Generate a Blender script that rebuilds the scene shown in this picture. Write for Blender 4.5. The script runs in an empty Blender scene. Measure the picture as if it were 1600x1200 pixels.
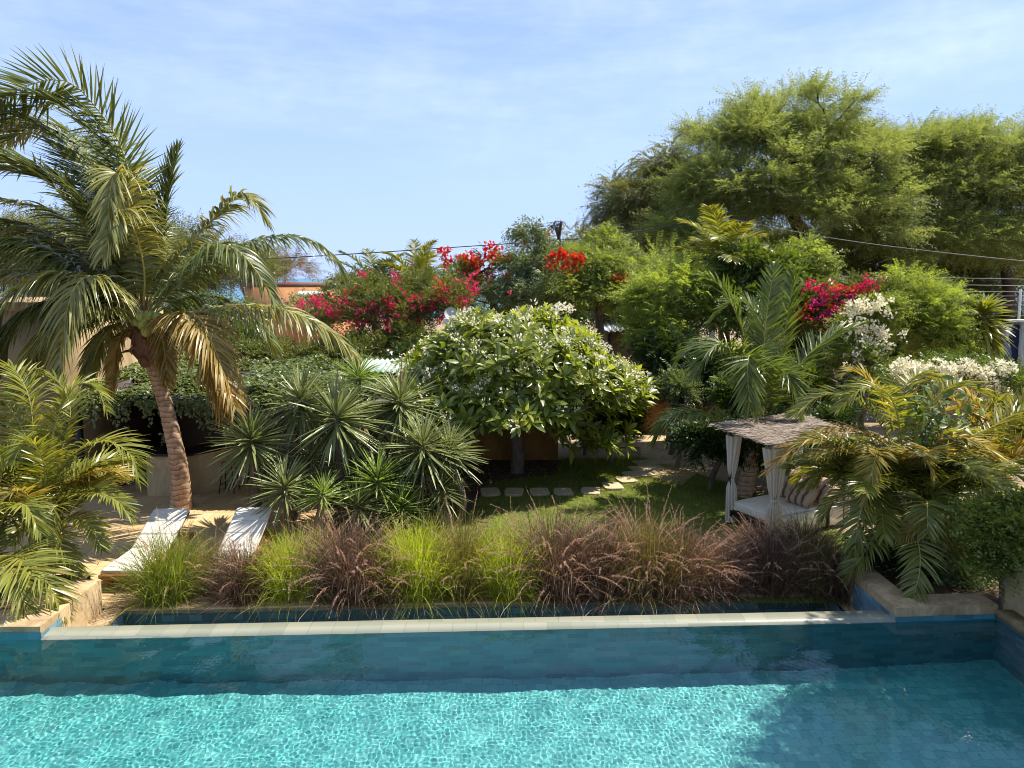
import bpy, math
import numpy as np
from mathutils import Vector

# ------------------------------------------------------------------ camera, sky, sun, exposure
SC = bpy.context.scene
COL = SC.collection
FOC, PITCH, PCY, CAMH = 1120.0, math.radians(5.0), 532.0, 5.0
cam = bpy.data.objects.new('camera', bpy.data.cameras.new('camera'))
COL.objects.link(cam)
SC.camera = cam
cam.location = (0, 0, CAMH)
cam.rotation_euler = (math.radians(90) - PITCH, 0, 0)
cam.data.lens = 36 * FOC / 1600
cam.data.sensor_width = 36
cam.data.shift_y = -(600 - PCY) / 1600
cam.data.clip_end = 9000

SUNV = Vector((0.62, 0.24, 1.0)).normalized()
SUN_EL = math.asin(SUNV.z)
SUN_AZ = math.atan2(SUNV.x, SUNV.y)
world = bpy.data.worlds.new('World')
SC.world = world
world.use_nodes = True
wn = world.node_tree
wl = wn.links
sky = wn.nodes.new('ShaderNodeTexSky')
sky.sky_type = 'NISHITA'
sky.sun_disc = False
sky.sun_elevation = SUN_EL
sky.sun_rotation = SUN_AZ
sky.air_density = 1.0
sky.dust_density = 0.1
sky.ozone_density = 3.0
wtc = wn.nodes.new('ShaderNodeTexCoord')
wmap = wn.nodes.new('ShaderNodeMapping')
wmap.inputs['Scale'].default_value = (1.3, 1.3, 6.5)
wmap.inputs['Rotation'].default_value = (0.06, 0.22, 0.3)
wl.new(wtc.outputs['Generated'], wmap.inputs['Vector'])
wno = wn.nodes.new('ShaderNodeTexNoise')
wno.inputs['Scale'].default_value = 1.7
wno.inputs['Detail'].default_value = 6
wno.inputs['Roughness'].default_value = 0.6
wl.new(wmap.outputs[0], wno.inputs['Vector'])
wfi = wn.nodes.new('ShaderNodeTexNoise')          # fine mackerel ripple inside the veil
wfi.inputs['Scale'].default_value = 34
wfi.inputs['Detail'].default_value = 3
wl.new(wtc.outputs['Generated'], wfi.inputs['Vector'])
wr = wn.nodes.new('ShaderNodeMapRange')
wr.inputs['From Min'].default_value = 0.42
wr.inputs['From Max'].default_value = 0.78
wr.inputs['To Max'].default_value = 0.55
wl.new(wno.outputs['Fac'], wr.inputs['Value'])
wr2 = wn.nodes.new('ShaderNodeMapRange')
wr2.inputs['From Min'].default_value = 0.25
wr2.inputs['From Max'].default_value = 0.7
wr2.inputs['To Min'].default_value = 0.55
wl.new(wfi.outputs['Fac'], wr2.inputs['Value'])
wmu = wn.nodes.new('ShaderNodeMath')
wmu.operation = 'MULTIPLY'
wl.new(wr.outputs[0], wmu.inputs[0])
wl.new(wr2.outputs[0], wmu.inputs[1])
wsep = wn.nodes.new('ShaderNodeSeparateXYZ')
wl.new(wtc.outputs['Generated'], wsep.inputs[0])
wel = wn.nodes.new('ShaderNodeMapRange')
wel.inputs['From Min'].default_value = 0.078
wel.inputs['From Max'].default_value = 0.26
wl.new(wsep.outputs['Z'], wel.inputs['Value'])
wmu2 = wn.nodes.new('ShaderNodeMath')
wmu2.operation = 'MULTIPLY'
wl.new(wmu.outputs[0], wmu2.inputs[0])
wl.new(wel.outputs[0], wmu2.inputs[1])
wmix = wn.nodes.new('ShaderNodeMixRGB')
wl.new(wmu2.outputs[0], wmix.inputs['Fac'])
whz = wn.nodes.new('ShaderNodeMapRange')          # pale blue sea haze low over the horizon
whz.inputs['From Min'].default_value = 0.0
whz.inputs['From Max'].default_value = 0.42
whz.inputs['To Min'].default_value = 0.92
whz.inputs['To Max'].default_value = 0.42
wl.new(wsep.outputs['Z'], whz.inputs['Value'])
whm = wn.nodes.new('ShaderNodeMixRGB')
wl.new(whz.outputs[0], whm.inputs['Fac'])
wl.new(sky.outputs[0], whm.inputs['Color1'])
whm.inputs['Color2'].default_value = (3.75, 5.1, 8.6, 1)
wl.new(whm.outputs[0], wmix.inputs['Color1'])
wmix.inputs['Color2'].default_value = (7.2, 8.2, 9.6, 1)
bg = wn.nodes['Background']
wl.new(wmix.outputs[0], bg.inputs['Color'])
bg.inputs['Strength'].default_value = 0.08

sl = bpy.data.lights.new('sun', 'SUN')
sl.energy = 5.0
sl.angle = math.radians(0.5)
sl.color = (1.0, 0.93, 0.82)
sl.cycles.is_caustics_light = True
sun = bpy.data.objects.new('sun', sl)
COL.objects.link(sun)
sun.rotation_euler = SUNV.to_track_quat('Z', 'Y').to_euler()
sun.location = (20, 20, 40)

SC.view_settings.view_transform = 'Standard'
SC.view_settings.look = 'None'
SC.view_settings.exposure = 0.95
SC.view_settings.gamma = 1
SC.cycles.max_bounces = 8
SC.cycles.diffuse_bounces = 3
SC.cycles.glossy_bounces = 3
SC.cycles.transmission_bounces = 5
SC.cycles.use_denoising = True
SC.cycles.filter_width = 1.0

# ------------------------------------------------------------------ helpers
CP, SP = math.cos(PITCH), math.sin(PITCH)
A = np.array


def ray(px, py):
    x = (px - 800) / FOC
    y = -(py - PCY) / FOC
    return A([x, CP + y * SP, -SP + y * CP])


def G(px, py, z=-0.4):
    d = ray(px, py)
    t = (z - CAMH) / d[2]
    return A([d[0] * t, d[1] * t, z])


def D(px, py, Y):
    d = ray(px, py)
    t = Y / d[1]
    return A([d[0] * t, Y, CAMH + d[2] * t])


def nrm(v):
    v = np.asarray(v, float)
    return v / np.maximum(np.linalg.norm(v, axis=-1, keepdims=True), 1e-9)


def spline(pts, n):
    P = np.asarray(pts, float)
    if len(P) == 2:
        t = np.linspace(0, 1, n)[:, None]
        return P[0] * (1 - t) + P[1] * t
    Q = np.vstack([2 * P[0] - P[1], P, 2 * P[-1] - P[-2]])
    seg = len(P) - 1
    u = np.linspace(0, seg - 1e-6, n)
    i = u.astype(int)
    t = (u - i)[:, None]
    p0, p1, p2, p3 = Q[i], Q[i + 1], Q[i + 2], Q[i + 3]
    C = 0.5 * (2 * p1 + (p2 - p0) * t + (2 * p0 - 5 * p1 + 4 * p2 - p3) * t ** 2 + (3 * p1 - p0 - 3 * p2 + p3) * t ** 3)
    s = np.r_[0, np.cumsum(np.linalg.norm(np.diff(C, axis=0), axis=1))]
    v = np.linspace(0, s[-1], n)
    return np.stack([np.interp(v, s, C[:, k]) for k in range(3)], 1)


class Geo:
    def __init__(self):
        self.V, self.F, self.n = [], {3: [], 4: []}, 0
        self.M = {3: [], 4: []}

    def add(self, V, F, mi=0):
        V = np.asarray(V, float).reshape(-1, 3)
        F = np.asarray(F, int)
        k = F.shape[1]
        self.F[k].append(F + self.n)
        self.M[k].append(np.full(len(F), mi))
        self.V.append(V)
        self.n += len(V)

    def poly(self, V, mi=0):
        n = len(V)
        if n > 4:
            self.add(V, [[0, i, i + 1] for i in range(1, n - 1)], mi)
        else:
            self.add(V, [list(range(n))], mi)

    def box(self, lo, hi, mi=0, rot=0.0, org=None):
        x0, y0, z0 = lo
        x1, y1, z1 = hi
        V = A([[x0, y0, z0], [x1, y0, z0], [x1, y1, z0], [x0, y1, z0], [x0, y0, z1], [x1, y0, z1], [x1, y1, z1], [x0, y1, z1]], float)
        if rot:
            c, s = math.cos(rot), math.sin(rot)
            V[:, :2] = V[:, :2] @ A([[c, s], [-s, c]])
        if org is not None:
            V = V + A(org)
        self.add(V, [[0, 3, 2, 1], [4, 5, 6, 7], [0, 1, 5, 4], [1, 2, 6, 5], [2, 3, 7, 6], [3, 0, 4, 7]], mi)

    def tube(self, pts, rad, seg=8, mi=0, cap=True):
        P = np.asarray(pts, float)
        n = len(P)
        R = np.broadcast_to(np.asarray(rad, float), (n,))
        T = nrm(np.gradient(P, axis=0))
        ref = A([0, 0, 1.0]) if abs(T[0][2]) < 0.9 else A([1.0, 0, 0])
        u = nrm(np.cross(ref, T[0]))
        U = [u]
        for i in range(1, n):
            u = nrm(u - T[i] * np.dot(u, T[i]))
            U.append(u)
        U = A(U)
        W = np.cross(T, U)
        a = np.linspace(0, 2 * np.pi, seg, endpoint=False)
        V = P[:, None] + R[:, None, None] * (np.cos(a)[None, :, None] * U[:, None] + np.sin(a)[None, :, None] * W[:, None])
        i = np.arange(n - 1)[:, None] * seg
        j = np.arange(seg)[None]
        F = np.stack([i + j, i + (j + 1) % seg, i + seg + (j + 1) % seg, i + seg + j], -1).reshape(-1, 4)
        V = V.reshape(-1, 3)
        self.add(V, F, mi)
        if cap:
            for e, r in ((0, V[:seg]), (n - 1, V[-seg:])):
                VV = np.vstack([r, P[e]])
                FF = [[k, (k + 1) % seg, seg] for k in range(seg)]
                if e == 0:
                    FF = [f[::-1] for f in FF]
                self.add(VV, FF, mi)

    def scatter(self, tmpl, R, pos, scale=1.0, mi=0):
        """tmpl = (V, F); R (N,3,3) with columns = local axes"""
        V, F = tmpl
        V = np.asarray(V, float)
        F = np.asarray(F, int)
        N = len(pos)
        s = np.broadcast_to(np.asarray(scale, float), (N,))
        W = np.einsum('nij,vj->nvi', R * s[:, None, None], V) + np.asarray(pos)[:, None]
        FF = F[None] + (np.arange(N) * len(V))[:, None, None]
        self.add(W.reshape(-1, 3), FF.reshape(-1, F.shape[1]), mi)

    def build(self, name, mats, parent=None, smooth=False, origin=None):
        V = np.vstack(self.V)
        if origin is not None:
            V = V - np.asarray(origin)
        me = bpy.data.meshes.new(name)
        f4 = np.vstack(self.F[4]) if self.F[4] else np.zeros((0, 4), int)
        f3 = np.vstack(self.F[3]) if self.F[3] else np.zeros((0, 3), int)
        m = np.concatenate([np.concatenate(x) if x else np.zeros(0, int) for x in (self.M[4], self.M[3])])
        me.vertices.add(len(V))
        me.vertices.foreach_set('co', V.astype(np.float32).ravel())
        li = np.concatenate([f4.ravel(), f3.ravel()]).astype(np.int32)
        me.loops.add(len(li))
        me.loops.foreach_set('vertex_index', li)
        npoly = len(f4) + len(f3)
        me.polygons.add(npoly)
        st = np.concatenate([np.arange(len(f4)) * 4, len(f4) * 4 + np.arange(len(f3)) * 3]).astype(np.int32)
        me.polygons.foreach_set('loop_start', st)
        me.polygons.foreach_set('material_index', m.astype(np.int32))
        if smooth:
            me.polygons.foreach_set('use_smooth', np.ones(npoly, bool))
        me.update(calc_edges=True)
        for x in (mats if isinstance(mats, (list, tuple)) else [mats]):
            me.materials.append(x)
        o = bpy.data.objects.new(name, me)
        COL.objects.link(o)
        if parent is not None:
            o.parent = parent
            o.location = -Vector(parent.location) if origin is None else Vector(origin) - Vector(parent.location)
        elif origin is not None:
            o.location = origin
        return o


def tag(o, label=None, cat=None, group=None, kind=None):
    for k, v in (('label', label), ('category', cat), ('group', group), ('kind', kind)):
        if v:
            o[k] = v
    return o


def thing(name, loc, label, cat, group=None):
    o = bpy.data.objects.new(name, None)
    o.empty_display_size = 0.2
    COL.objects.link(o)
    o.location = loc
    return tag(o, label, cat, group)


def copy_thing(o, parent=None):
    c = o.copy()
    COL.objects.link(c)
    if parent is not None:
        c.parent = parent
    for ch in o.children:
        copy_thing(ch, c)
    return c


def bevel(o, w=0.01, seg=2):
    m = o.modifiers.new('bevel', 'BEVEL')
    m.width = w
    m.segments = seg
    m.limit_method = 'ANGLE'
    return o


def frames(d, nhint=None, rng=None, roll=0.0):
    """rotation matrices whose local X is d and local Z is near nhint"""
    d = nrm(d)
    if nhint is None:
        nhint = A([0, 0, 1.0])
    nh = np.broadcast_to(np.asarray(nhint, float), d.shape)
    y = np.cross(nh, d)
    bad = np.linalg.norm(y, axis=1) < 1e-3
    if bad.any():
        y[bad] = np.cross(A([1.0, 0.3, 0]), d[bad])
    y = nrm(y)
    z = np.cross(d, y)
    if roll and rng is not None:
        a = rng.normal(0, roll, len(d))[:, None]
        y, z = y * np.cos(a) + z * np.sin(a), -y * np.sin(a) + z * np.cos(a)
    return np.stack([d, y, z], -1)


# ------------------------------------------------------------------ materials
def nodes(name):
    m = bpy.data.materials.new(name)
    m.use_nodes = True
    nt = m.node_tree
    return m, nt, nt.nodes['Principled BSDF'], nt.nodes['Material Output']


def ramp(nt, fac, stops):
    r = nt.nodes.new('ShaderNodeValToRGB')
    e = r.color_ramp.elements
    while len(e) < len(stops):
        e.new(0.5)
    for x, (p, c) in zip(e, stops):
        x.position = p
        x.color = (*c, 1)
    nt.links.new(fac, r.inputs['Fac'])
    return r.outputs['Color']


def noise(nt, scale, detail=4, rough=0.55, coord='Object', stretch=None, dist=0.0):
    tc = nt.nodes.new('ShaderNodeTexCoord')
    v = tc.outputs[coord]
    if stretch is not None:
        mp = nt.nodes.new('ShaderNodeMapping')
        mp.inputs['Scale'].default_value = stretch
        nt.links.new(v, mp.inputs['Vector'])
        v = mp.outputs[0]
    n = nt.nodes.new('ShaderNodeTexNoise')
    n.inputs['Scale'].default_value = scale
    n.inputs['Detail'].default_value = detail
    n.inputs['Roughness'].default_value = rough
    n.inputs['Distortion'].default_value = dist
    nt.links.new(v, n.inputs['Vector'])
    return n.outputs['Fac']


def bump(nt, b, fac, strength=0.4, dist=0.02):
    x = nt.nodes.new('ShaderNodeBump')
    x.inputs['Strength'].default_value = strength
    x.inputs['Distance'].default_value = dist
    nt.links.new(fac, x.inputs['Height'])
    nt.links.new(x.outputs[0], b.inputs['Normal'])


def surf(name, c1, c2, scale=6.0, rough=0.8, bmp=0.3, stretch=None, spec=0.3, detail=6, lo=0.3, hi=0.7, stain=0.0):
    m, nt, b, _ = nodes(name)
    f = noise(nt, scale, detail, 0.62, stretch=stretch)
    col = ramp(nt, f, [(lo, c1), (hi, c2)])
    if stain:                                  # old damp marks and streaks
        a = noise(nt, 1.6, 8, 0.72, stretch=(1, 1, 0.35), dist=0.6)
        k = ramp(nt, a, [(0.42, (1, 1, 1)), (0.62, (1 - stain, 1 - stain * 1.08, 1 - stain * 1.15))])
        mm = nt.nodes.new('ShaderNodeMixRGB')
        mm.blend_type = 'MULTIPLY'
        mm.inputs['Fac'].default_value = 1
        nt.links.new(col, mm.inputs['Color1'])
        nt.links.new(k, mm.inputs['Color2'])
        col = mm.outputs[0]
    nt.links.new(col, b.inputs['Base Color'])
    b.inputs['Roughness'].default_value = rough
    b.inputs['Specular IOR Level'].default_value = spec
    if bmp:
        f2 = noise(nt, scale * 5, 4, 0.6, stretch=stretch)
        bump(nt, b, f2, bmp, 0.01)
    return m


GAIN = 1.3


def leaf(name, c1, c2, trans=0.35, rough=0.42, spec=0.35, c3=None, tcol=None, big=0.6):
    """foliage: colour varies leaf by leaf and in broad patches; a share of the light passes through"""
    m, nt, b, out = nodes(name)
    c1, c2, c3 = [tuple(min(0.85, v * GAIN) for v in c) if c else None for c in (c1, c2, c3)]
    g = nt.nodes.new('ShaderNodeNewGeometry')
    f = noise(nt, big, 2, 0.5)
    mx = nt.nodes.new('ShaderNodeMath')
    mx.operation = 'MULTIPLY_ADD'
    mx.inputs[1].default_value = 0.62
    nt.links.new(g.outputs['Random Per Island'], mx.inputs[0])
    sc = nt.nodes.new('ShaderNodeMath')
    sc.operation = 'MULTIPLY'
    sc.inputs[1].default_value = 0.42
    nt.links.new(f, sc.inputs[0])
    nt.links.new(sc.outputs[0], mx.inputs[2])
    stops = [(0.1, c1), (0.72, c2)] + ([(0.93, c3)] if c3 else [])
    col = ramp(nt, mx.outputs[0], stops)
    nt.links.new(col, b.inputs['Base Color'])
    b.inputs['Roughness'].default_value = rough
    b.inputs['Specular IOR Level'].default_value = spec
    tr = nt.nodes.new('ShaderNodeBsdfTranslucent')
    gm = nt.nodes.new('ShaderNodeMixRGB')
    gm.blend_type = 'MULTIPLY'
    gm.inputs['Fac'].default_value = 1
    nt.links.new(col, gm.inputs['Color1'])
    gm.inputs['Color2'].default_value = (*(tcol or (1.7, 1.7, 0.8)), 1)
    nt.links.new(gm.outputs[0], tr.inputs['Color'])
    ms = nt.nodes.new('ShaderNodeMixShader')
    ms.inputs[0].default_value = trans
    nt.links.new(b.outputs[0], ms.inputs[1])
    nt.links.new(tr.outputs[0], ms.inputs[2])
    nt.links.new(ms.outputs[0], out.inputs['Surface'])
    return m


def tiles(name, c1, c2, c3, w, h, axes, rough=0.35, mortar=0.01, mcol=(0.1, 0.2, 0.2), spec=0.5, off=0.5):
    m, nt, b, _ = nodes(name)
    tc = nt.nodes.new('ShaderNodeTexCoord')
    sp = nt.nodes.new('ShaderNodeSeparateXYZ')
    nt.links.new(tc.outputs['Object'], sp.inputs[0])
    cb = nt.nodes.new('ShaderNodeCombineXYZ')
    nt.links.new(sp.outputs[axes[0]], cb.inputs[0])
    nt.links.new(sp.outputs[axes[1]], cb.inputs[1])
    br = nt.nodes.new('ShaderNodeTexBrick')
    br.offset = off
    br.inputs['Scale'].default_value = 1
    br.inputs['Brick Width'].default_value = w
    br.inputs['Row Height'].default_value = h
    br.inputs['Mortar Size'].default_value = mortar
    br.inputs['Mortar Smooth'].default_value = 0.3
    br.inputs['Color1'].default_value = (0, 0, 0, 1)
    br.inputs['Color2'].default_value = (1, 1, 1, 1)
    br.inputs['Mortar'].default_value = (0.5, 0.5, 0.5, 1)
    nt.links.new(cb.outputs[0], br.inputs['Vector'])
    f = noise(nt, 3.5, 6, 0.65)
    mx = nt.nodes.new('ShaderNodeMath')
    mx.operation = 'MULTIPLY_ADD'
    mx.inputs[1].default_value = 0.7
    nt.links.new(br.outputs['Color'], mx.inputs[0])
    s = nt.nodes.new('ShaderNodeMath')
    s.operation = 'MULTIPLY'
    s.inputs[1].default_value = 0.4
    nt.links.new(f, s.inputs[0])
    nt.links.new(s.outputs[0], mx.inputs[2])
    col = ramp(nt, mx.outputs[0], [(0.08, c1), (0.5, c2), (0.95, c3)])
    mm = nt.nodes.new('ShaderNodeMixRGB')
    nt.links.new(br.outputs['Fac'], mm.inputs['Fac'])
    nt.links.new(col, mm.inputs['Color1'])
    mm.inputs['Color2'].default_value = (*mcol, 1)
    nt.links.new(mm.outputs[0], b.inputs['Base Color'])
    b.inputs['Roughness'].default_value = rough
    b.inputs['Specular IOR Level'].default_value = spec
    f2 = noise(nt, 25, 4, 0.6)
    bump(nt, b, f2, 0.15, 0.01)
    return m


M = {}
M['coping'] = surf('coping_stone', (0.44, 0.31, 0.16), (0.58, 0.43, 0.25), 14, 0.75, 0.5, stain=0.45)
M['deck'] = tiles('deck_paving', (0.42, 0.28, 0.13), (0.52, 0.36, 0.18), (0.58, 0.42, 0.24), 0.62, 0.62, 'XY', 0.75, 0.008, (0.3, 0.2, 0.1), 0.25)
M['soil'] = surf('bare_soil', (0.05, 0.03, 0.018), (0.14, 0.085, 0.05), 3, 0.95, 0.8)
M['sand'] = surf('sandy_ground', (0.2, 0.15, 0.09), (0.34, 0.25, 0.15), 1.2, 0.95, 0.5)
M['lawn'] = surf('lawn_turf', (0.06, 0.085, 0.012), (0.16, 0.18, 0.03), 2.2, 0.9, 0.9, detail=9)
M['seawater'] = surf('sea_water', (0.05, 0.14, 0.22), (0.07, 0.18, 0.27), 0.02, 0.35, 0.0)
M['ochre'] = surf('ochre_render', (0.3, 0.14, 0.035), (0.36, 0.185, 0.052), 1.5, 0.9, 0.3, stain=0.4)
M['tan'] = surf('tan_render', (0.5, 0.38, 0.2), (0.58, 0.45, 0.25), 0.8, 0.9, 0.25, stain=0.35)
M['tan2'] = surf('shade_darkened_tan_render', (0.3, 0.22, 0.12), (0.4, 0.3, 0.165), 0.9, 0.9, 0.3, stain=0.35)  # darker copy of the tan: the building's shade is put into the colour
M['umber'] = surf('umber_render', (0.2, 0.13, 0.075), (0.26, 0.17, 0.1), 1.0, 0.9, 0.25)
M['orange'] = surf('orange_render', (0.55, 0.26, 0.11), (0.62, 0.32, 0.15), 0.5, 0.9, 0.2, stain=0.3)
M['brownroof'] = surf('brown_parapet', (0.14, 0.075, 0.055), (0.22, 0.13, 0.1), 1.5, 0.9, 0.3)
M['awning'] = surf('cream_tile', (0.62, 0.52, 0.38), (0.75, 0.66, 0.5), 4, 0.8, 0.2)
M['white'] = surf('white_paint', (0.72, 0.71, 0.68), (0.8, 0.79, 0.76), 3, 0.7, 0.1)
M['greywall'] = surf('grey_render', (0.5, 0.5, 0.47), (0.58, 0.58, 0.55), 2, 0.85, 0.2, stain=0.35)
M['navy'] = surf('navy_paint', (0.008, 0.014, 0.045), (0.014, 0.022, 0.06), 2, 0.5, 0.05)
M['dark'] = surf('dark_wood', (0.02, 0.013, 0.009), (0.045, 0.028, 0.018), 6, 0.6, 0.2, stretch=(1, 1, 8))
M['black'] = surf('black_metal', (0.008, 0.008, 0.008), (0.014, 0.013, 0.012), 6, 0.45, 0.05)
M['teak'] = surf('teak_wood', (0.24, 0.085, 0.03), (0.36, 0.14, 0.05), 5, 0.5, 0.2, stretch=(1, 10, 10))
M['canvas'] = surf('white_canvas', (0.58, 0.54, 0.47), (0.65, 0.61, 0.54), 40, 0.9, 0.25)
M['linen'] = leaf('curtain_linen', (0.56, 0.5, 0.41), (0.6, 0.54, 0.45), 0.3, 0.9, 0.1, tcol=(1, 0.95, 0.84))
M['mattress'] = surf('cream_mattress', (0.68, 0.62, 0.5), (0.74, 0.68, 0.56), 30, 0.9, 0.2)
M['straw'] = leaf('thatch_straw', (0.13, 0.102, 0.078), (0.28, 0.23, 0.185), 0.08, 0.8, 0.15, (0.38, 0.33, 0.28), (1, 0.9, 0.7))
M['galv'] = surf('galvanised_metal', (0.5, 0.51, 0.52), (0.6, 0.61, 0.62), 5, 0.5, 0.05)
M['corrug'] = surf('pale_corrugated', (0.55, 0.6, 0.66), (0.72, 0.76, 0.8), 1.5, 0.45, 0.05)
M['mint'] = surf('mint_sheet', (0.3, 0.42, 0.34), (0.42, 0.52, 0.43), 2, 0.6, 0.1)
M['cable'] = surf('cable_rubber', (0.03, 0.03, 0.03), (0.05, 0.05, 0.05), 3, 0.6, 0.0)
M['wire'] = surf('wire_steel', (0.22, 0.22, 0.21), (0.3, 0.3, 0.29), 3, 0.5, 0.0)
M['yellow'] = surf('yellow_plate', (0.7, 0.42, 0.05), (0.75, 0.47, 0.07), 3, 0.5, 0.0)
M['amber'] = surf('amber_print', (0.5, 0.2, 0.03), (0.55, 0.24, 0.04), 30, 0.5, 0.0)
M['slab'] = surf('stepping_stone', (0.4, 0.31, 0.19), (0.52, 0.41, 0.26), 8, 0.85, 0.5)
M['poolfloor'] = tiles('pool_floor_tile', (0.055, 0.285, 0.28), (0.09, 0.37, 0.355), (0.14, 0.45, 0.42), 0.14, 0.14, 'XY', 0.5, 0.005, (0.06, 0.26, 0.26))
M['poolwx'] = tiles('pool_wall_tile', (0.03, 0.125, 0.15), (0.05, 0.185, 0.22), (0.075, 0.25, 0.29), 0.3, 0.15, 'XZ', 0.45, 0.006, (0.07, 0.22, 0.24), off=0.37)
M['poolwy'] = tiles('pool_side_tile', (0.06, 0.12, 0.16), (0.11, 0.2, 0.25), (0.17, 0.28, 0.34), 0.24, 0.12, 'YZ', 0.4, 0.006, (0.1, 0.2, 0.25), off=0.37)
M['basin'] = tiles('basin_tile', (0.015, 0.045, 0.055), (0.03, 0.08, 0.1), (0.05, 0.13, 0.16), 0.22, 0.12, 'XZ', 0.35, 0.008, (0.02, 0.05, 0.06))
M['weir'] = tiles('weir_stone', (0.2, 0.21, 0.155), (0.25, 0.255, 0.19), (0.29, 0.285, 0.215), 0.34, 0.4, 'XY', 0.3, 0.006, (0.18, 0.2, 0.16), 0.5)
# water
wm, nt, b, _ = nodes('pool_water')
b.inputs['Base Color'].default_value = (0.86, 0.985, 0.985, 1)
b.inputs['Roughness'].default_value = 0.0
b.inputs['IOR'].default_value = 1.33
b.inputs['Transmission Weight'].default_value = 1.0
M['water'] = wm
# barks
M['bark'] = surf('grey_bark', (0.09, 0.065, 0.045), (0.2, 0.15, 0.11), 9, 0.9, 0.8, stretch=(1, 1, 0.3))
M['darkbark'] = surf('dark_bark', (0.035, 0.025, 0.018), (0.09, 0.065, 0.045), 7, 0.9, 0.8, stretch=(1, 1, 0.3))
m, nt, b, _ = nodes('coconut_bark')
tc = nt.nodes.new('ShaderNodeTexCoord')
wv = nt.nodes.new('ShaderNodeTexWave')
wv.bands_direction = 'Z'
wv.wave_profile = 'SAW'
wv.inputs['Scale'].default_value = 2.6
wv.inputs['Distortion'].default_value = 5.0
wv.inputs['Detail'].default_value = 3
wv.inputs['Detail Scale'].default_value = 1.4
nt.links.new(tc.outputs['Object'], wv.inputs['Vector'])
wc = ramp(nt, wv.outputs['Fac'], [(0.0, (0.11, 0.06, 0.035)), (0.2, (0.36, 0.22, 0.13)), (1.0, (0.5, 0.34, 0.21))])
pf = ramp(nt, noise(nt, 7, 8, 0.7, stretch=(1, 1, 0.5)), [(0.35, (0.62, 0.58, 0.55)), (0.5, (1, 1, 1)), (0.68, (1.25, 1.27, 1.3))])
mm = nt.nodes.new('ShaderNodeMixRGB')
mm.blend_type = 'MULTIPLY'
mm.inputs['Fac'].default_value = 1
nt.links.new(wc, mm.inputs['Color1'])
nt.links.new(pf, mm.inputs['Color2'])
nt.links.new(mm.outputs[0], b.inputs['Base Color'])
b.inputs['Roughness'].default_value = 0.85
bump(nt, b, wv.outputs['Fac'], 0.6, 0.03)
M['cocobark'] = m
M['fibre'] = surf('palm_fibre', (0.13, 0.06, 0.03), (0.3, 0.15, 0.08), 12, 0.9, 0.8, stretch=(4, 4, 1))
M['nut'] = surf('green_coconut', (0.26, 0.3, 0.06), (0.36, 0.36, 0.1), 5, 0.4, 0.05)
M['rachis'] = surf('frond_midrib', (0.26, 0.24, 0.06), (0.4, 0.34, 0.11), 4, 0.5, 0.05)
M['rachisy'] = surf('yellow_midrib', (0.42, 0.33, 0.07), (0.55, 0.42, 0.1), 4, 0.5, 0.05)
M['arecastem'] = surf('areca_cane', (0.2, 0.19, 0.1), (0.38, 0.33, 0.2), 6, 0.6, 0.2, stretch=(1, 1, 3))
# leaves
M['coco'] = leaf('coconut_leaflet', (0.045, 0.066, 0.018), (0.11, 0.13, 0.036), 0.26, 0.34, 0.5, (0.17, 0.165, 0.055), (1.7, 1.5, 0.5))
M['cocodry'] = leaf('coconut_leaflet_yellowing', (0.13, 0.11, 0.03), (0.28, 0.19, 0.045), 0.3, 0.42, 0.45, (0.36, 0.2, 0.05), (1.6, 1.2, 0.4))
M['cocopale'] = leaf('coconut_leaflet_pale', (0.1, 0.12, 0.034), (0.2, 0.2, 0.062), 0.3, 0.36, 0.5, (0.29, 0.255, 0.1), (1.7, 1.4, 0.5))
M['cocoyoung'] = leaf('young_coconut_leaflet', (0.05, 0.075, 0.018), (0.12, 0.145, 0.036), 0.3, 0.34, 0.45, (0.19, 0.195, 0.06), (1.6, 1.7, 0.5))
M['areca'] = leaf('areca_leaflet', (0.085, 0.11, 0.018), (0.18, 0.19, 0.035), 0.38, 0.36, 0.45, (0.28, 0.22, 0.045), (1.8, 1.6, 0.45))
M['arecadk'] = leaf('areca_leaflet_dark', (0.065, 0.085, 0.018), (0.15, 0.155, 0.034), 0.34, 0.36, 0.45, (0.26, 0.22, 0.06), (1.7, 1.6, 0.5))
M['arecay'] = leaf('areca_leaflet_yellow', (0.15, 0.15, 0.03), (0.28, 0.23, 0.055), 0.36, 0.4, 0.4, (0.36, 0.25, 0.07), (1.6, 1.3, 0.4))
M['arecao'] = leaf('areca_leaflet_orange', (0.12, 0.1, 0.025), (0.26, 0.17, 0.045), 0.32, 0.45, 0.3, (0.36, 0.15, 0.04), (1.6, 1.1, 0.4))
M['yucca'] = leaf('yucca_leaf', (0.085, 0.107, 0.043), (0.185, 0.203, 0.083), 0.22, 0.38, 0.45, (0.32, 0.325, 0.165), (1.5, 1.5, 0.7))
M['yuccayoung'] = leaf('yucca_leaf_fresh', (0.09, 0.14, 0.03), (0.2, 0.25, 0.07), 0.28, 0.38, 0.45, (0.3, 0.32, 0.12), (1.6, 1.7, 0.5))
M['frangi'] = leaf('frangipani_leaf', (0.062, 0.09, 0.016), (0.16, 0.19, 0.036), 0.42, 0.32, 0.5, (0.3, 0.29, 0.08), (2.0, 1.9, 0.5), 0.9)
M['petalw'] = leaf('white_petal', (0.62, 0.57, 0.42), (0.64, 0.6, 0.47), 0.4, 0.6, 0.2, tcol=(1, 1, 0.92))
M['petalred'] = leaf('scarlet_petal', (0.34, 0.015, 0.01), (0.5, 0.04, 0.014), 0.4, 0.65, 0.12, (0.56, 0.1, 0.03), (1.2, 1.1, 0.8))
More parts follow.
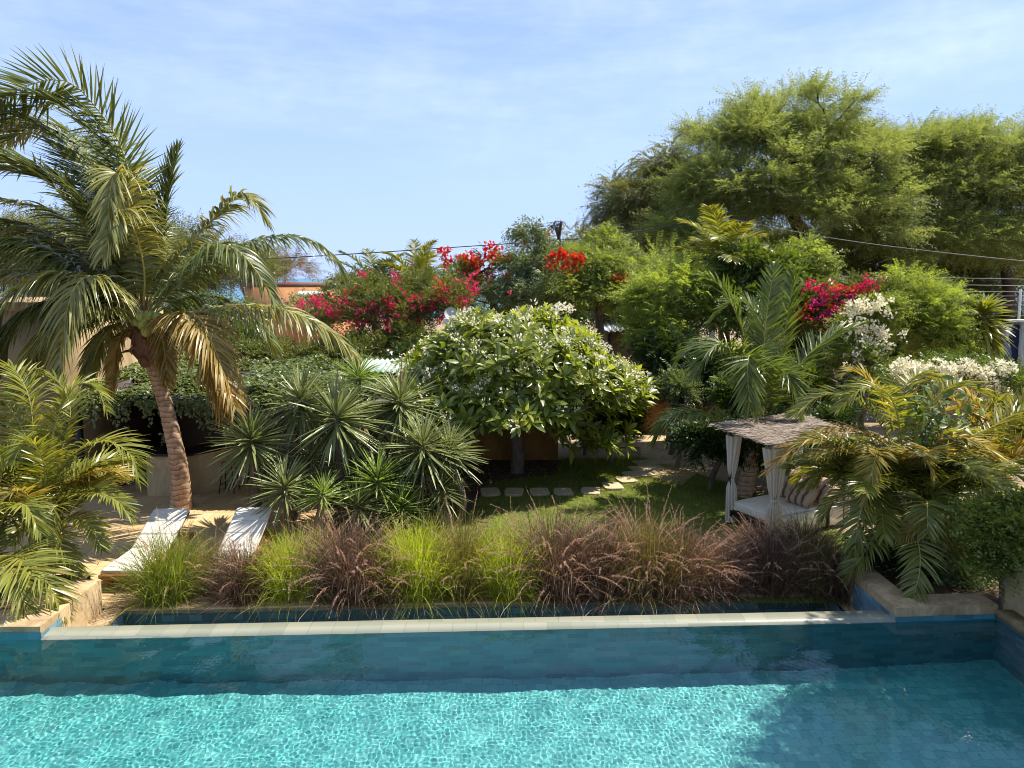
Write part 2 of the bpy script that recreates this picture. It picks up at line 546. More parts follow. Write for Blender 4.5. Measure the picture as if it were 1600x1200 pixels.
M['petalpink'] = leaf('magenta_bract', (0.38, 0.01, 0.055), (0.52, 0.025, 0.1), 0.42, 0.7, 0.1, (0.6, 0.1, 0.2), (1.2, 1, 1.1))
M['petalfuch'] = leaf('fuchsia_bract', (0.42, 0.02, 0.15), (0.55, 0.06, 0.24), 0.42, 0.7, 0.1, (0.62, 0.16, 0.34), (1.2, 1, 1.1))
M['petaloran'] = leaf('orange_bract', (0.4, 0.06, 0.015), (0.5, 0.1, 0.025), 0.4, 0.7, 0.1, (0.55, 0.17, 0.05), (1.2, 1.1, 0.8))
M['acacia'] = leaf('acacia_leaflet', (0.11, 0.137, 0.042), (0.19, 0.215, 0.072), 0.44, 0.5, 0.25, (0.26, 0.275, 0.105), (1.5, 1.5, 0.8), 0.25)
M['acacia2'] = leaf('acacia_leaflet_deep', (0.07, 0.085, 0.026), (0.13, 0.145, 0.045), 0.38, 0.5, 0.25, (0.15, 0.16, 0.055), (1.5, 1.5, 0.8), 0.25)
M['gum'] = leaf('olive_willow_leaf', (0.07, 0.085, 0.035), (0.15, 0.16, 0.06), 0.28, 0.45, 0.35, (0.24, 0.22, 0.1), (1.6, 1.5, 0.6), 0.4)
M['peltree'] = leaf('grey_green_leaf', (0.06, 0.085, 0.035), (0.13, 0.16, 0.065), 0.26, 0.42, 0.4, (0.22, 0.24, 0.12), (1.6, 1.6, 0.6), 0.5)
M['lightgreen'] = leaf('light_green_leaf', (0.085, 0.115, 0.024), (0.17, 0.2, 0.048), 0.42, 0.45, 0.3, (0.26, 0.28, 0.08), (1.6, 1.6, 0.7), 0.6)
M['limeleaf'] = leaf('lime_green_leaf', (0.115, 0.15, 0.028), (0.21, 0.25, 0.056), 0.45, 0.45, 0.3, (0.24, 0.27, 0.075), (1.6, 1.6, 0.7), 0.6)
M['midgreen'] = leaf('mid_green_leaf', (0.035, 0.06, 0.012), (0.085, 0.12, 0.022), 0.3, 0.38, 0.4, (0.15, 0.17, 0.04), (1.8, 1.8, 0.5), 0.6)
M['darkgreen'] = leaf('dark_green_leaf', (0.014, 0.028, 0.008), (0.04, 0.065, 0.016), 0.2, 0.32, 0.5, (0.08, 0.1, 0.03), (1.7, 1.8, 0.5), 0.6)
M['ivy'] = leaf('creeper_leaf', (0.045, 0.07, 0.022), (0.12, 0.145, 0.05), 0.25, 0.35, 0.45, (0.17, 0.18, 0.07), (1.7, 1.7, 0.5), 0.7)
M['bougleaf'] = leaf('bougainvillea_leaf', (0.05, 0.065, 0.018), (0.11, 0.13, 0.035), 0.3, 0.45, 0.3, (0.2, 0.17, 0.06), (1.7, 1.6, 0.5), 0.5)
M['dryleaf'] = leaf('dry_needle', (0.1, 0.085, 0.045), (0.18, 0.16, 0.085), 0.25, 0.7, 0.2, (0.25, 0.2, 0.11), (1.4, 1.2, 0.6), 0.4)
M['dryleaf2'] = leaf('withered_leaf', (0.14, 0.1, 0.055), (0.26, 0.2, 0.115), 0.15, 0.8, 0.15, (0.36, 0.29, 0.18), (1.2, 1.1, 0.8), 0.8)
M['drac'] = leaf('dracaena_leaf', (0.08, 0.1, 0.015), (0.17, 0.19, 0.035), 0.3, 0.34, 0.5, (0.3, 0.28, 0.06), (1.8, 1.6, 0.4), 0.7)
M['turf'] = leaf('grass_blade', (0.07, 0.095, 0.014), (0.16, 0.185, 0.03), 0.4, 0.5, 0.3, (0.2, 0.2, 0.05), (1.8, 1.8, 0.4), 1.0)
M['purple'] = leaf('purple_grass_blade', (0.042, 0.026, 0.021), (0.115, 0.07, 0.05), 0.28, 0.45, 0.35, (0.27, 0.19, 0.1), (1.5, 1.2, 0.8), 1.5)
M['purplegrn'] = leaf('brown_green_grass_blade', (0.06, 0.05, 0.018), (0.14, 0.115, 0.035), 0.3, 0.45, 0.35, (0.27, 0.2, 0.08), (1.6, 1.5, 0.5), 1.5)
M['limegrass'] = leaf('lime_grass_blade', (0.16, 0.2, 0.018), (0.32, 0.36, 0.04), 0.5, 0.45, 0.3, (0.34, 0.36, 0.06), (1.8, 1.8, 0.4), 1.5)
M['plume'] = leaf('grass_plume', (0.26, 0.16, 0.11), (0.42, 0.28, 0.2), 0.4, 0.8, 0.1, (0.52, 0.39, 0.29), (1.3, 1.1, 0.9), 2.0)
M['plumetan'] = leaf('tan_grass_plume', (0.28, 0.2, 0.1), (0.42, 0.31, 0.16), 0.4, 0.8, 0.1, (0.52, 0.42, 0.25), (1.3, 1.2, 0.8), 2.0)
# striped cushion
m, nt, b, _ = nodes('striped_cushion')
tc = nt.nodes.new('ShaderNodeTexCoord')
wv = nt.nodes.new('ShaderNodeTexWave')
wv.bands_direction = 'X'
wv.inputs['Scale'].default_value = 1.9
wv.inputs['Distortion'].default_value = 0.6
wv.inputs['Detail'].default_value = 2
nt.links.new(tc.outputs['Object'], wv.inputs['Vector'])
nt.links.new(ramp(nt, wv.outputs['Fac'], [(0.0, (0.14, 0.075, 0.045)), (0.22, (0.2, 0.11, 0.07)), (0.34, (0.42, 0.3, 0.2)), (0.9, (0.5, 0.37, 0.26))]), b.inputs['Base Color'])
b.inputs['Roughness'].default_value = 0.95
bump(nt, b, noise(nt, 60, 3, 0.6), 0.3, 0.01)
M['cushion'] = m


# ------------------------------------------------------------------ leaf templates (local X = along, Z = up face)
def t_leaf(L, w, seg=3, droop=0.15, fold=0.12, prof=None):
    t = np.linspace(0, 1, seg + 1)
    wd = (np.sin(np.pi * (0.08 + 0.9 * t)) if prof is None else np.interp(t, np.linspace(0, 1, len(prof)), prof)) * w / 2
    x, z = t * L, -droop * L * t * t
    c = np.stack([x, 0 * x, z - fold * wd], 1)
    l = np.stack([x, wd, z + fold * wd], 1)
    r = np.stack([x, -wd, z + fold * wd], 1)
    V = np.stack([l, c, r], 1).reshape(-1, 3)
    F = []
    for i in range(seg):
        a = i * 3
        F += [[a, a + 3, a + 4, a + 1], [a + 1, a + 4, a + 5, a + 2]]
    return V, A(F)


def t_flat(L, w, droop=0.1):
    V = A([[0, 0, 0], [L * 0.4, w / 2, -droop * L * 0.16], [L, 0, -droop * L], [L * 0.4, -w / 2, -droop * L * 0.16]])
    return V, A([[0, 3, 2, 1]])


def merge(parts):
    Vs, Fs, n = [], [], 0
    for V, F in parts:
        Vs.append(V)
        Fs.append(np.asarray(F) + n)
        n += len(V)
    return np.vstack(Vs), np.vstack(Fs)


def place(t, R, p, s=1.0):
    return (np.asarray(t[0]) * s) @ np.asarray(R).T + np.asarray(p), t[1]


def t_spray(L, n, ll, lw, ang=60, droop=0.2, seed=0, jit=0.25, tip=True):
    """a twig with leaves in two ranks"""
    r = np.random.default_rng(seed)
    parts = []
    lf = t_flat(ll, lw, 0.15)
    t = np.linspace(0.05, 1, n)
    for i, u in enumerate(t):
        for s in (1, -1):
            p = A([u * L, 0, -droop * L * u * u])
            a = math.radians(ang) + r.normal(0, jit)
            d = A([math.cos(a), s * math.sin(a), r.normal(-0.1, jit)])
            R = frames(d[None], A([r.normal(0, jit), r.normal(0, jit), 1.0]))[0]
            parts.append(place(lf, R, p, r.uniform(0.7, 1.2) * (1 - 0.35 * u)))
    return merge(parts)


def t_bunch(n, ll, lw, spread=1.0, seed=0, up=0.2, droop=0.2, rad=0.1):
    """a loose ball-ended bunch of leaves"""
    r = np.random.default_rng(seed)
    parts = []
    lf = t_flat(ll, lw, droop)
    for i in range(n):
        d = nrm(r.normal(0, 1, 3) * A([1, 1, 0.8]) * spread + A([0.7, 0, up]))
        p = r.normal(0, rad, 3)
        R = frames(d[None], nrm(r.normal(0, 0.5, 3) + A([0, 0, 1.0])))[0]
        parts.append(place(lf, R, p, r.uniform(0.7, 1.25)))
    return merge(parts)


def sph(rng, n):
    return nrm(rng.normal(0, 1, (n, 3)))


# ------------------------------------------------------------------ palms
def frond_geo(pts, rng, nl=70, ll=0.9, lw=0.042, sag=0.5, pet=0.16, wind=(0, 0, 0), lift=0.25, rr=0.03, fwd=(0.35, 0.95), mi=1, seg=5, roll=0.0, raggy=0.12, stiff=1.0):
    g = Geo()
    n = 26
    P = spline(pts, n)
    r = np.linspace(1, 0.12, n) * rr
    g.tube(P, r, 5, 0, cap=False)
    T = nrm(np.gradient(P, axis=0))
    up = A([0, 0, 1.0])
    S = np.cross(T, up)
    bad = np.linalg.norm(S, axis=1) < 0.25
    S = nrm(S)
    for i in range(1, n):                     # keep the side vector continuous
        if bad[i] or np.dot(S[i], S[i - 1]) < 0.2:
            S[i] = nrm(S[i - 1] - T[i] * np.dot(S[i - 1], T[i]))
    N = np.cross(S, T)
    if roll:
        c, s = math.cos(roll), math.sin(roll)
        S, N = S * c + N * s, -S * s + N * c
    for side in (1, -1):
        u = np.clip(np.linspace(pet, 0.995, nl) + rng.normal(0, 0.004, nl), pet, 1)
        k = u * (n - 1)
        i0 = np.clip(k.astype(int), 0, n - 2)
        f = (k - i0)[:, None]
        lerp = lambda X: X[i0] * (1 - f) + X[i0 + 1] * f
        p, t, s_, n_ = lerp(P), nrm(lerp(T)), nrm(lerp(S)), nrm(lerp(N))
        v = (u - pet) / (1 - pet)
        a = np.interp(v, [0, 1], fwd) + rng.normal(0, raggy, nl)
        d = nrm(side * s_ * np.cos(a)[:, None] + t * np.sin(a)[:, None] + n_ * (lift + rng.normal(0, raggy, nl))[:, None])
        L = ll * np.interp(v, [0, 0.12, 0.4, 0.8, 1], [0.55, 0.85, 1, 0.72, 0.35]) * rng.uniform(0.85, 1.1, nl)
        wv = nrm(t - d * np.sum(t * d, 1, keepdims=True)) * side
        tw = rng.normal(0, 0.5, nl)[:, None]
        wv = nrm(wv * np.cos(tw) + np.cross(d, wv) * np.sin(tw))
        prof = np.interp(np.linspace(0, 1, seg + 1), [0, 0.2, 0.55, 1], [0.55, 1, 0.85, 0.06]) * lw / 2
        q = p.copy()
        sg = sag * rng.uniform(0.7, 1.35, nl)[:, None]
        rows = []
        for j in range(seg + 1):
            rows.append(np.stack([q + wv * prof[j], q - wv * prof[j]], 1))
            dd = nrm(d + (A([0, 0, -1.0]) * sg + A(wind, float)) * ((j + 0.7) / seg) ** stiff * 1.25)
            q = q + dd * (L / seg)[:, None]
        V = np.stack(rows, 1)                 # nl, seg+1, 2, 3
        b = (np.arange(nl) * (seg + 1) * 2)[:, None]
        j = (np.arange(seg) * 2)[None]
        F = np.stack([b + j, b + j + 1, b + j + 3, b + j + 2], -1).reshape(-1, 4)
        g.add(V.reshape(-1, 3), F, mi)
    return g


def arc(base, az, el, L, droop, n=6):
    """points of a free frond: leaves base at elevation el, bends down"""
    p = A(base, float)
    out = [p]
    for i in range(n):
        e = el - droop * ((i + 0.5) / n) ** 1.3
        p = p + L / n * A([math.cos(e) * math.cos(az), math.cos(e) * math.sin(az), math.sin(e)])
        out.append(p)
    return out


# ------------------------------------------------------------------ trees
def branches(g, base, top, targets, r0, rng, mi=0, wob=0.12, minr=0.012, seg=6, trunk_pts=None):
    tp = spline(trunk_pts, 8) if trunk_pts is not None else spline([base, (A(base) + A(top)) / 2 + rng.normal(0, 0.08, 3) * np.linalg.norm(A(top) - A(base)), top], 8)
    nodes_ = [p for p in tp]
    par = [-1] + list(range(len(tp) - 1))
    T = A(targets)
    order = np.argsort(np.linalg.norm(T - tp[-1], axis=1))
    for k in order:
        t = T[k]
        Nn = A(nodes_)
        dv = t - Nn
        cost = np.linalg.norm(dv, axis=1) + 0.25 * np.linalg.norm(Nn - tp[-1], axis=1) + np.where(dv[:, 2] < 0, -dv[:, 2] * 0.5, 0)
        cost[:4] += 5
        i = int(np.argmin(cost))
        d = np.linalg.norm(dv[i])
        m = max(1, int(d / 0.7))
        prev = i
        off = rng.normal(0, wob, 3) * d
        for j in range(1, m + 1):
            u = j / m
            nodes_.append(Nn[i] + dv[i] * u + off * math.sin(u * math.pi) + A([0, 0, 0.1 * d * math.sin(u * math.pi)]))
            par.append(prev)
            prev = len(nodes_) - 1
    Nn = A(nodes_)
    w = np.zeros(len(Nn))
    has = np.zeros(len(Nn), int)
    for i in range(len(Nn) - 1, -1, -1):
        if has[i] == 0:
            w[i] = 1
        if par[i] >= 0:
            w[par[i]] += w[i]
            has[par[i]] += 1
    r = np.maximum(r0 * (w / w[0]) ** 0.55, minr)
    r[:3] *= A([1.25, 1.08, 1.0])
    done = set()
    kids = {}
    for i, q in enumerate(par):
        if q >= 0:
            kids.setdefault(q, []).append(i)
    starts = [(0, None)]
    while starts:
        i, q = starts.pop()
        chain = ([q] if q is not None else []) + [i]
        rad = ([min(r[q], r[i] * 1.15)] if q is not None else []) + [r[i]]
        while i in kids:
            ks = sorted(kids[i], key=lambda x: -w[x])
            for x in ks[1:]:
                starts.append((x, i))
            i = ks[0]
            chain.append(i)
            rad.append(r[i])
        if len(chain) > 1:
            g.tube(Nn[chain], rad, seg, mi, cap=False)


def tree(name, label, cat, base, blobs, spray, matl, nt=60, per=30, cr=0.8, tr=0.2, seed=0, group=None, bark='bark', fork=None, upb=0.25, outb=0.8, scale=(0.75, 1.25), shell=0.5, flowers=None, trunk=True, spn=None, flat=0.7, bseg=6):
    rng = np.random.default_rng(seed)
    t = thing(name, base, label, cat, group)
    W = A([b[2] if len(b) > 2 else b[1][0] * b[1][2] for b in blobs], float)
    W /= W.sum()
    tg, ce = [], []
    for (c, rad, *_), w in zip(blobs, W):
        k = max(2, int(round(w * nt)))
        d = sph(rng, k)
        d[:, 2] = np.where(d[:, 2] < -0.35, -d[:, 2] * 0.6, d[:, 2])
        rr = shell + (1 - shell) * rng.uniform(0, 1, k) ** 0.6
        tg.append(A(c) + d * rr[:, None] * A(rad))
        ce.append(np.repeat(A(c)[None], k, 0))
    tg, ce = np.vstack(tg), np.vstack(ce)
    if trunk:
        g = Geo()
        top = fork if fork is not None else A(base) + (np.mean(tg, 0) - A(base)) * 0.45
        branches(g, base, top, tg, tr, rng, seg=bseg)
        g.build('trunk', M[bark], t, smooth=True)
    g = Geo()
    n = len(tg) * per
    ti = np.repeat(np.arange(len(tg)), per)
    sz = rng.uniform(0.55, 1.35, len(tg))
    off = sph(rng, n) * (rng.uniform(0, 1, n) ** 0.5)[:, None] * cr * sz[ti][:, None] * A([1, 1, flat])
    pos = tg[ti] + off
    out = nrm(pos - ce[ti])
    d = nrm(out * outb + nrm(off) * 0.7 + sph(rng, n) * 0.6 + A([0, 0, upb]))
    R = frames(d, nrm(A([0, 0, 1.0]) + sph(rng, n) * 0.5), rng, 0.5)
    sprays = spray if isinstance(spray, list) else [spray]
    which = rng.integers(0, len(sprays), n)
    sc = rng.uniform(*scale, n)
    for k, s in enumerate(sprays):
        m_ = which == k
        g.scatter(s, R[m_], pos[m_], sc[m_])
    g.build('foliage', M[matl], t)
    if flowers:
        for fm, pts, petal in flowers:
            blossom(t, fm, pts, petal, rng)
    return t


def blossom(t, fm, pts, petal, rng, name='blossom'):
    """petals packed in clusters: pts = [(centre, radius, count)]"""
    g = Geo()
    for c, r, n in pts:
        o = sph(rng, n) * (rng.uniform(0.2, 1, n) ** 0.4)[:, None] * r * A([1, 1, 0.75])
        d = nrm(o + sph(rng, n) * r * 0.6 + A([0, 0, 0.3 * r]))
        g.scatter(petal, frames(d, sph(rng, n)), A(c) + o, rng.uniform(0.7, 1.3, n))
    return g.build(name, M[fm], t)


def blob(px, py, Y, rx, ry, rd=None):
    """ellipsoid of a crown: centre seen at px,py at distance Y; radii given in photo pixels"""
    c = D(px, py, Y)
    k = Y / FOC
    return (c, A([rx * k, (rd if rd is not None else rx * k), ry * k]))


# ================================================================== THE SETTING
GZ = -0.4
# pool outline
PL, PR, PN = -10.4, 7.14, 4.6
WFL, WFR = A([-6.53, 9.53]), A([5.60, 10.05])          # weir front line
WBL, WBR = A([-6.56, 9.84]), A([5.56, 10.36])          # weir back line
BFL, BFR = A([-6.32, 11.22]), A([5.42, 11.78])         # far rim of the catch basin
CL, CR = A([-6.60, 11.13]), A([5.56, 11.62])           # far ends of the side copings
DEP = -1.45
DL, DR = -1.36, -1.5          # the floor falls gently to the right


def struct(o):
    o['kind'] = 'structure'
    return o


# ground: one sheet with an opening for the pool
g = Geo()
big = [(-160, -60), (160, -60), (160, 96), (-160, 96)]
hole = [(PL - 0.2, PN - 0.2), (PR + 0.25, PN - 0.2), (PR + 0.25, 11.75), (PL - 0.2, 11.2)]
for i in range(4):
    j = (i + 1) % 4
    g.poly([(*big[i], GZ), (*big[j], GZ), (*hole[j], GZ), (*hole[i], GZ)])
g.poly([(-8.5, 10.8, GZ - 0.055), (-6.34, 10.8, GZ - 0.055), (-6.34, 11.7, GZ - 0.055), (-8.5, 11.7, GZ - 0.055)])
g.poly([(5.44, 10.6, GZ - 0.055), (7.3, 10.6, GZ - 0.055), (7.3, 12.2, GZ - 0.055), (5.44, 12.2, GZ - 0.055)])
struct(g.build('ground', M['sand']))
g = Geo()
g.poly([(-6000, 92, -3), (6000, 92, -3), (6000, 8000, -3), (-6000, 8000, -3)])
struct(g.build('sea', M['seawater']))

# terrace paving on the left, lawn on the right
g = Geo()
z = GZ + 0.008
g.poly([(-6.75, 11.33, z), (-3.2, 11.45, z), (-3.2, 14.2, z), (-6.75, 14.2, z)])
g.poly([(-16, 10.2, z), (-6.75, 10.2, z), (-6.75, 14.2, z), (-16, 14.2, z)])
g.poly([(-16, 14.2, z), (-4.4, 14.2, z), (-4.4, 22, z), (-16, 22, z)])
struct(g.build('terrace', M['deck']))
g = Geo()
xs = np.linspace(-3.2, 7.2, 90)
ys = np.linspace(11.5, 21.0, 80)
X, Y = np.meshgrid(xs, ys)
lim = np.interp(Y, [11.5, 14.2, 16, 18.5, 19.2, 21], [-3.2, -3.2, -1.0, -0.6, 1.2, 1.5])
X = lim + (X + 3.2) / 10.4 * (np.interp(Y, [11.5, 14, 18, 21], [7.2, 7.2, 6.0, 4.0]) - lim)
rg = np.random.default_rng(3)
Z = GZ + 0.02 + 0.012 * np.sin(X * 2.1 + 1.3 * np.sin(Y * 1.7)) + rg.normal(0, 0.004, X.shape)
idx = np.arange(X.size).reshape(X.shape)
g.add(np.stack([X, Y, Z], -1).reshape(-1, 3), np.stack([idx[:-1, :-1], idx[:-1, 1:], idx[1:, 1:], idx[1:, :-1]], -1).reshape(-1, 4))
struct(g.build('lawn', M['lawn']))
k = rg.integers(0, X.size, 70000)
pos = np.stack([X, Y, Z], -1).reshape(-1, 3)[k] + np.c_[rg.uniform(-0.1, 0.1, (70000, 2)), np.zeros(70000)]
g = Geo()
d = nrm(np.c_[rg.normal(0, 0.45, (70000, 2)), np.ones(70000)])
g.scatter((A([[0, 0.004, 0], [0, -0.004, 0], [0.06, 0, 0.008]]), A([[0, 1, 2]])), frames(d, sph(rg, 70000)), pos, rg.uniform(0.6, 1.4, 70000))
tag(g.build('grass', M['turf']), kind='stuff')

g = Geo()
z = GZ + 0.006
g.poly([(-4.4, 14.2, z), (-3.2, 14.2, z), (-1.0, 16, z), (-0.6, 18.5, z), (-0.6, 20.9, z), (-4.4, 20.9, z)])
g.poly([(-0.6, 18.5, z), (1.2, 19.2, z), (1.5, 20.9, z), (-0.6, 20.9, z)])
struct(g.build('planting_bed', M['soil']))
rs = np.random.default_rng(12)
g = Geo()
n = 900
p = np.c_[rs.uniform(-1.6, 2.2, n), rs.uniform(17.8, 20.8, n), np.full(n, GZ + 0.035)]
g.scatter(t_flat(0.12, 0.06, 0.3), frames(nrm(np.c_[rs.normal(0, 1, (n, 2)), rs.normal(0, 0.25, n)])), p, rs.uniform(0.4, 1.1, n))
n = 260
p = np.c_[rs.uniform(-10, 6, n), rs.uniform(11.7, 17, n), np.full(n, GZ + 0.04)]
g.scatter(t_flat(0.1, 0.035, 0.3), frames(nrm(np.c_[rs.normal(0, 1, (n, 2)), rs.normal(0, 0.2, n)])), p, rs.uniform(0.4, 1.0, n))
tag(g.build('leaf_litter', M['dryleaf']), kind='stuff')
# sandy path at the back right
g = Geo()
z = GZ + 0.03
L_ = [G(1000, 742), G(1003, 722), G(1000, 700), G(905, 700), G(880, 690)]
R_ = [G(1065, 760), G(1100, 730), G(1150, 715), G(1200, 695), G(1100, 672)]
for i in range(4):
    g.poly([(*L_[i][:2], z), (*R_[i][:2], z), (*R_[i + 1][:2], z), (*L_[i + 1][:2], z)])
struct(g.build('path', M['coping']))

# pool shell
g = Geo()
wl_ = [(PL, 9.55), (-6.53, 9.55)]
g.poly([(PL, PN, DL), (PR, PN, DR), (PR, 10.16, DR), (PL, 9.55, DL)], 0)
g.poly([(PL, 9.55, DEP - 0.1), (-6.53, 9.55, DEP - 0.1), (-6.53, 9.55, 0.10), (PL, 9.55, 0.10)], 1)
g.poly([(-6.53, 9.53, DEP - 0.1), (5.6, 10.05, DEP - 0.1), (5.6, 10.05, -0.02), (-6.53, 9.53, -0.02)], 1)
g.poly([(5.6, 10.06, DEP - 0.1), (PR, 10.16, DEP - 0.1), (PR, 10.16, 0.07), (5.6, 10.06, 0.07)], 1)
g.poly([(PR, 10.16, DEP - 0.1), (PR, PN, DEP - 0.1), (PR, PN, 0.07), (PR, 10.16, 0.07)], 2)
g.poly([(PL, PN, DEP - 0.1), (PL, 9.55, DEP - 0.1), (PL, 9.55, 0.1), (PL, PN, 0.1)], 2)
g.poly([(PL, PN, DEP - 0.1), (PL, PN, 0.1), (PR, PN, 0.1), (PR, PN, DEP - 0.1)], 1)
o = struct(g.build('pool', [M['poolfloor'], M['poolwx'], M['poolwy']]))
o.cycles.is_caustics_receiver = True
# weir: pale wet stone over which the pool spills
g = Geo()
a, b_, c, d = WFL, WFR, WBR, WBL
V = [(*a, 0.012), (*b_, 0.012), (*c, 0.03), (*d, 0.03), (*a, -0.9), (*b_, -0.9), (*c, -1.0), (*d, -1.0)]
g.add(V, [[0, 1, 2, 3], [3, 2, 6, 7], [0, 4, 5, 1]])
o = struct(g.build('weir', M['weir']))
o.location = (0, 0.004, 0)
# pool water with real ripples
nx, ny = 1280, 420
yf = lambda x: np.interp(x, [PL, -6.53, -6.529, 5.6, PR], [9.545, 9.545, 9.53, 10.05, 10.155])
u = np.linspace(PL, PR, nx)
v = np.linspace(0, 1, ny)
X, Vv = np.meshgrid(u, v)
Y = PN + (yf(X) - PN) * Vv
rw = np.random.default_rng(5)
Z = np.zeros_like(X)
for i in range(90):
    lam = rw.uniform(0.035, 0.1) if i > 24 else rw.uniform(0.25, 0.9)
    an = rw.uniform(0, 2 * np.pi)
    kk = 2 * np.pi / lam
    Z += (0.00042 if i > 24 else 0.00085) * lam * np.sin(kk * (X * np.cos(an) + Y * np.sin(an)) + rw.uniform(0, 6.3))
idx = np.arange(X.size).reshape(X.shape)
g = Geo()
g.add(np.stack([X, Y, Z], -1).reshape(-1, 3), np.stack([idx[:-1, :-1], idx[:-1, 1:], idx[1:, 1:], idx[1:, :-1]], -1).reshape(-1, 4))
o = struct(g.build('pool_water', M['water'], smooth=True))
o.cycles.is_caustics_caster = True
# catch basin behind the weir and its rim
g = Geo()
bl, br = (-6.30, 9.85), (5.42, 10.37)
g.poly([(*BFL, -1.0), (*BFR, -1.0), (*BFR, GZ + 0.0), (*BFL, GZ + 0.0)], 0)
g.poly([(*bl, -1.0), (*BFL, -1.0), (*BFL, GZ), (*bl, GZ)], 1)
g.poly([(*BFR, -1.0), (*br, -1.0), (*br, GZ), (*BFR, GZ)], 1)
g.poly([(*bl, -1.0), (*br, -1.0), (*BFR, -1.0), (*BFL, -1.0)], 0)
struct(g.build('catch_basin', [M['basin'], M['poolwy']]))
g = Geo()
zt, zb = GZ + 0.03, GZ - 0.05
g.poly([(*BFL, zt), (*BFR, zt), (BFR[0], BFR[1] + 0.28, zt), (BFL[0], BFL[1] + 0.28, zt)])
g.poly([(*BFL, zb), (*BFR, zb), (*BFR, zt), (*BFL, zt)])
g.poly([(-6.62, 9.86, zt), (bl[0], bl[1], zt), (*BFL, zt), (-6.62, 11.5, zt)])
g.poly([(br[0], br[1], zt), (5.62, 10.38, zt), (5.62, 12.06, zt), (*BFR, zt)])
g.poly([(bl[0], bl[1], zb), (*BFL, zb), (*BFL, zt), (bl[0], bl[1], zt)])
g.poly([(*BFR, zb), (br[0], br[1], zb), (br[0], br[1], zt), (*BFR, zt)])
struct(g.build('basin_rim', M['coping']))


# planter walls with a stone coping either side of the weir
def planter(name, outl, inner, top, label, tilefaces, soil_z):
    """outl: outer outline (pool side first), inner: inner edge of the coping"""
    t = thing(name, (*outl[0], GZ), label, 'planter')
    g = Geo()
    n = len(outl)
    for i in range(n - 1):
        a, b = outl[i], outl[i + 1]
        c, d = inner[i + 1], inner[i]
        g.poly([(*a, top), (*b, top), (*c, top), (*d, top)])
        g.poly([(*a, -1.05), (*b, -1.05), (*b, top), (*a, top)])
        g.poly([(*d, soil_z - 0.1), (*d, top), (*c, top), (*c, soil_z - 0.1)])
    a, d = outl[-1], inner[-1]
    g.poly([(*a, -1.05), (*d, -1.05), (*d, top), (*a, top)])
    o = g.build('coping', M['coping'], t)
    g = Geo()
    for (a, b, z0, z1, ox, oy) in tilefaces:
        g.poly([(a[0] + ox, a[1] + oy, z0), (b[0] + ox, b[1] + oy, z0), (b[0] + ox, b[1] + oy, z1), (a[0] + ox, a[1] + oy, z1)])
    g.build('tile_band', M['poolwy'], t)
    return t


planter('planter_wall', [(PL, 9.556), (-6.545, 9.556), tuple(CL)], [(PL, 10.05), (-7.0, 10.05), (-7.05, 11.13)], 0.18,
        'beige stone planter wall with blue tile band, left end of pool weir', [((-6.545, 9.556), (-6.582, 10.42), -0.9, 0.075, 0.004, 0.0)], 0.06)
planter('planter_wall', [(PR + 0.03, 10.185), (5.6, 10.075), tuple(CR)], [(PR, 10.6), (6.0, 10.5), (5.98, 11.62)], 0.2,
        'shaded beige stone planter wall under palms, right end of pool weir', [((5.6, 10.075), (5.565, 11.3), -0.9, 0.07, -0.004, 0.0)], 0.08)
g = Geo()
g.poly([(-12, 10.05, 0.05), (-7.0, 10.05, 0.05), (-7.05, 11.6, 0.05), (-12, 11.6, 0.05)])
g.poly([(-12, 11.6, GZ), (-7.05, 11.6, GZ), (-7.05, 11.6, 0.05), (-12, 11.6, 0.05)])
struct(g.build('soil_bed', M['soil']))
g = Geo()
g.poly([(5.98, 10.5, 0.07), (9.5, 10.6, 0.07), (9.5, 13.4, 0.07), (5.98, 11.9, 0.07)])
struct(g.build('soil_bed', M['soil']))
# right rim of the pool and the brown wall above it
g = Geo()
g.box((PR - 0.03, PN, 0.03), (PR + 0.22, 10.15, 0.14))
struct(g.build('pool_rim', M['coping']))
o = thing('garden_wall', (7.5, 8, GZ), 'plain brown rendered wall along the right side of the pool, in shade', 'wall')
g = Geo()
g.box((7.36, 2.4, GZ), (7.62, 10.45, 0.86))
bevel(g.build('wall', M['tan'], o), 0.015)

# ================================================================== BUILT THINGS
# ---- bar pavilion on the left
bar = thing('bar_pavilion', (-7, 19, GZ), 'open garden bar with dark interior under a creeper covered roof', 'bar')
g = Geo()
g.box((-10.3, 21.0, GZ), (-2.6, 21.2, 2.3))
g.build('wall', M['umber'], bar)
g = Geo()
g.box((-10.3, 18.2, GZ), (-10.1, 20.98, 2.3))
g.build('wall', M['dark'], bar)
g = Geo()
g.add([(-10.9, 17.0, 1.93), (-2.5, 17.0, 1.93), (-2.5, 21.3, 2.33), (-10.9, 21.3, 2.33), (-10.9, 17.0, 2.0), (-2.5, 17.0, 2.0), (-2.5, 21.3, 2.4), (-10.9, 21.3, 2.4)],
      [[0, 3, 2, 1], [4, 5, 6, 7], [0, 1, 5, 4], [1, 2, 6, 5], [2, 3, 7, 6], [3, 0, 4, 7]])
g.build('roof', M['dark'], bar)
for x, y in ((-8.1, 17.15), (-10.5, 17.15), (-3.0, 17.15), (-5.2, 17.15)):
    g = Geo()
    g.box((x - 0.06, y - 0.06, GZ), (x + 0.06, y + 0.06, 1.925))
    g.build('post', M['black'], bar)
cnt = thing('bar_counter', (-8.4, 17.7, GZ), 'ochre rendered bar counter with dark top behind the leaning palm trunk', 'counter')
g = Geo()
hb = [(-9.05, 17.4), (-8.0, 17.4), (-6.4, 19.3), (-7.0, 19.8), (-8.25, 17.95), (-9.05, 17.95)]
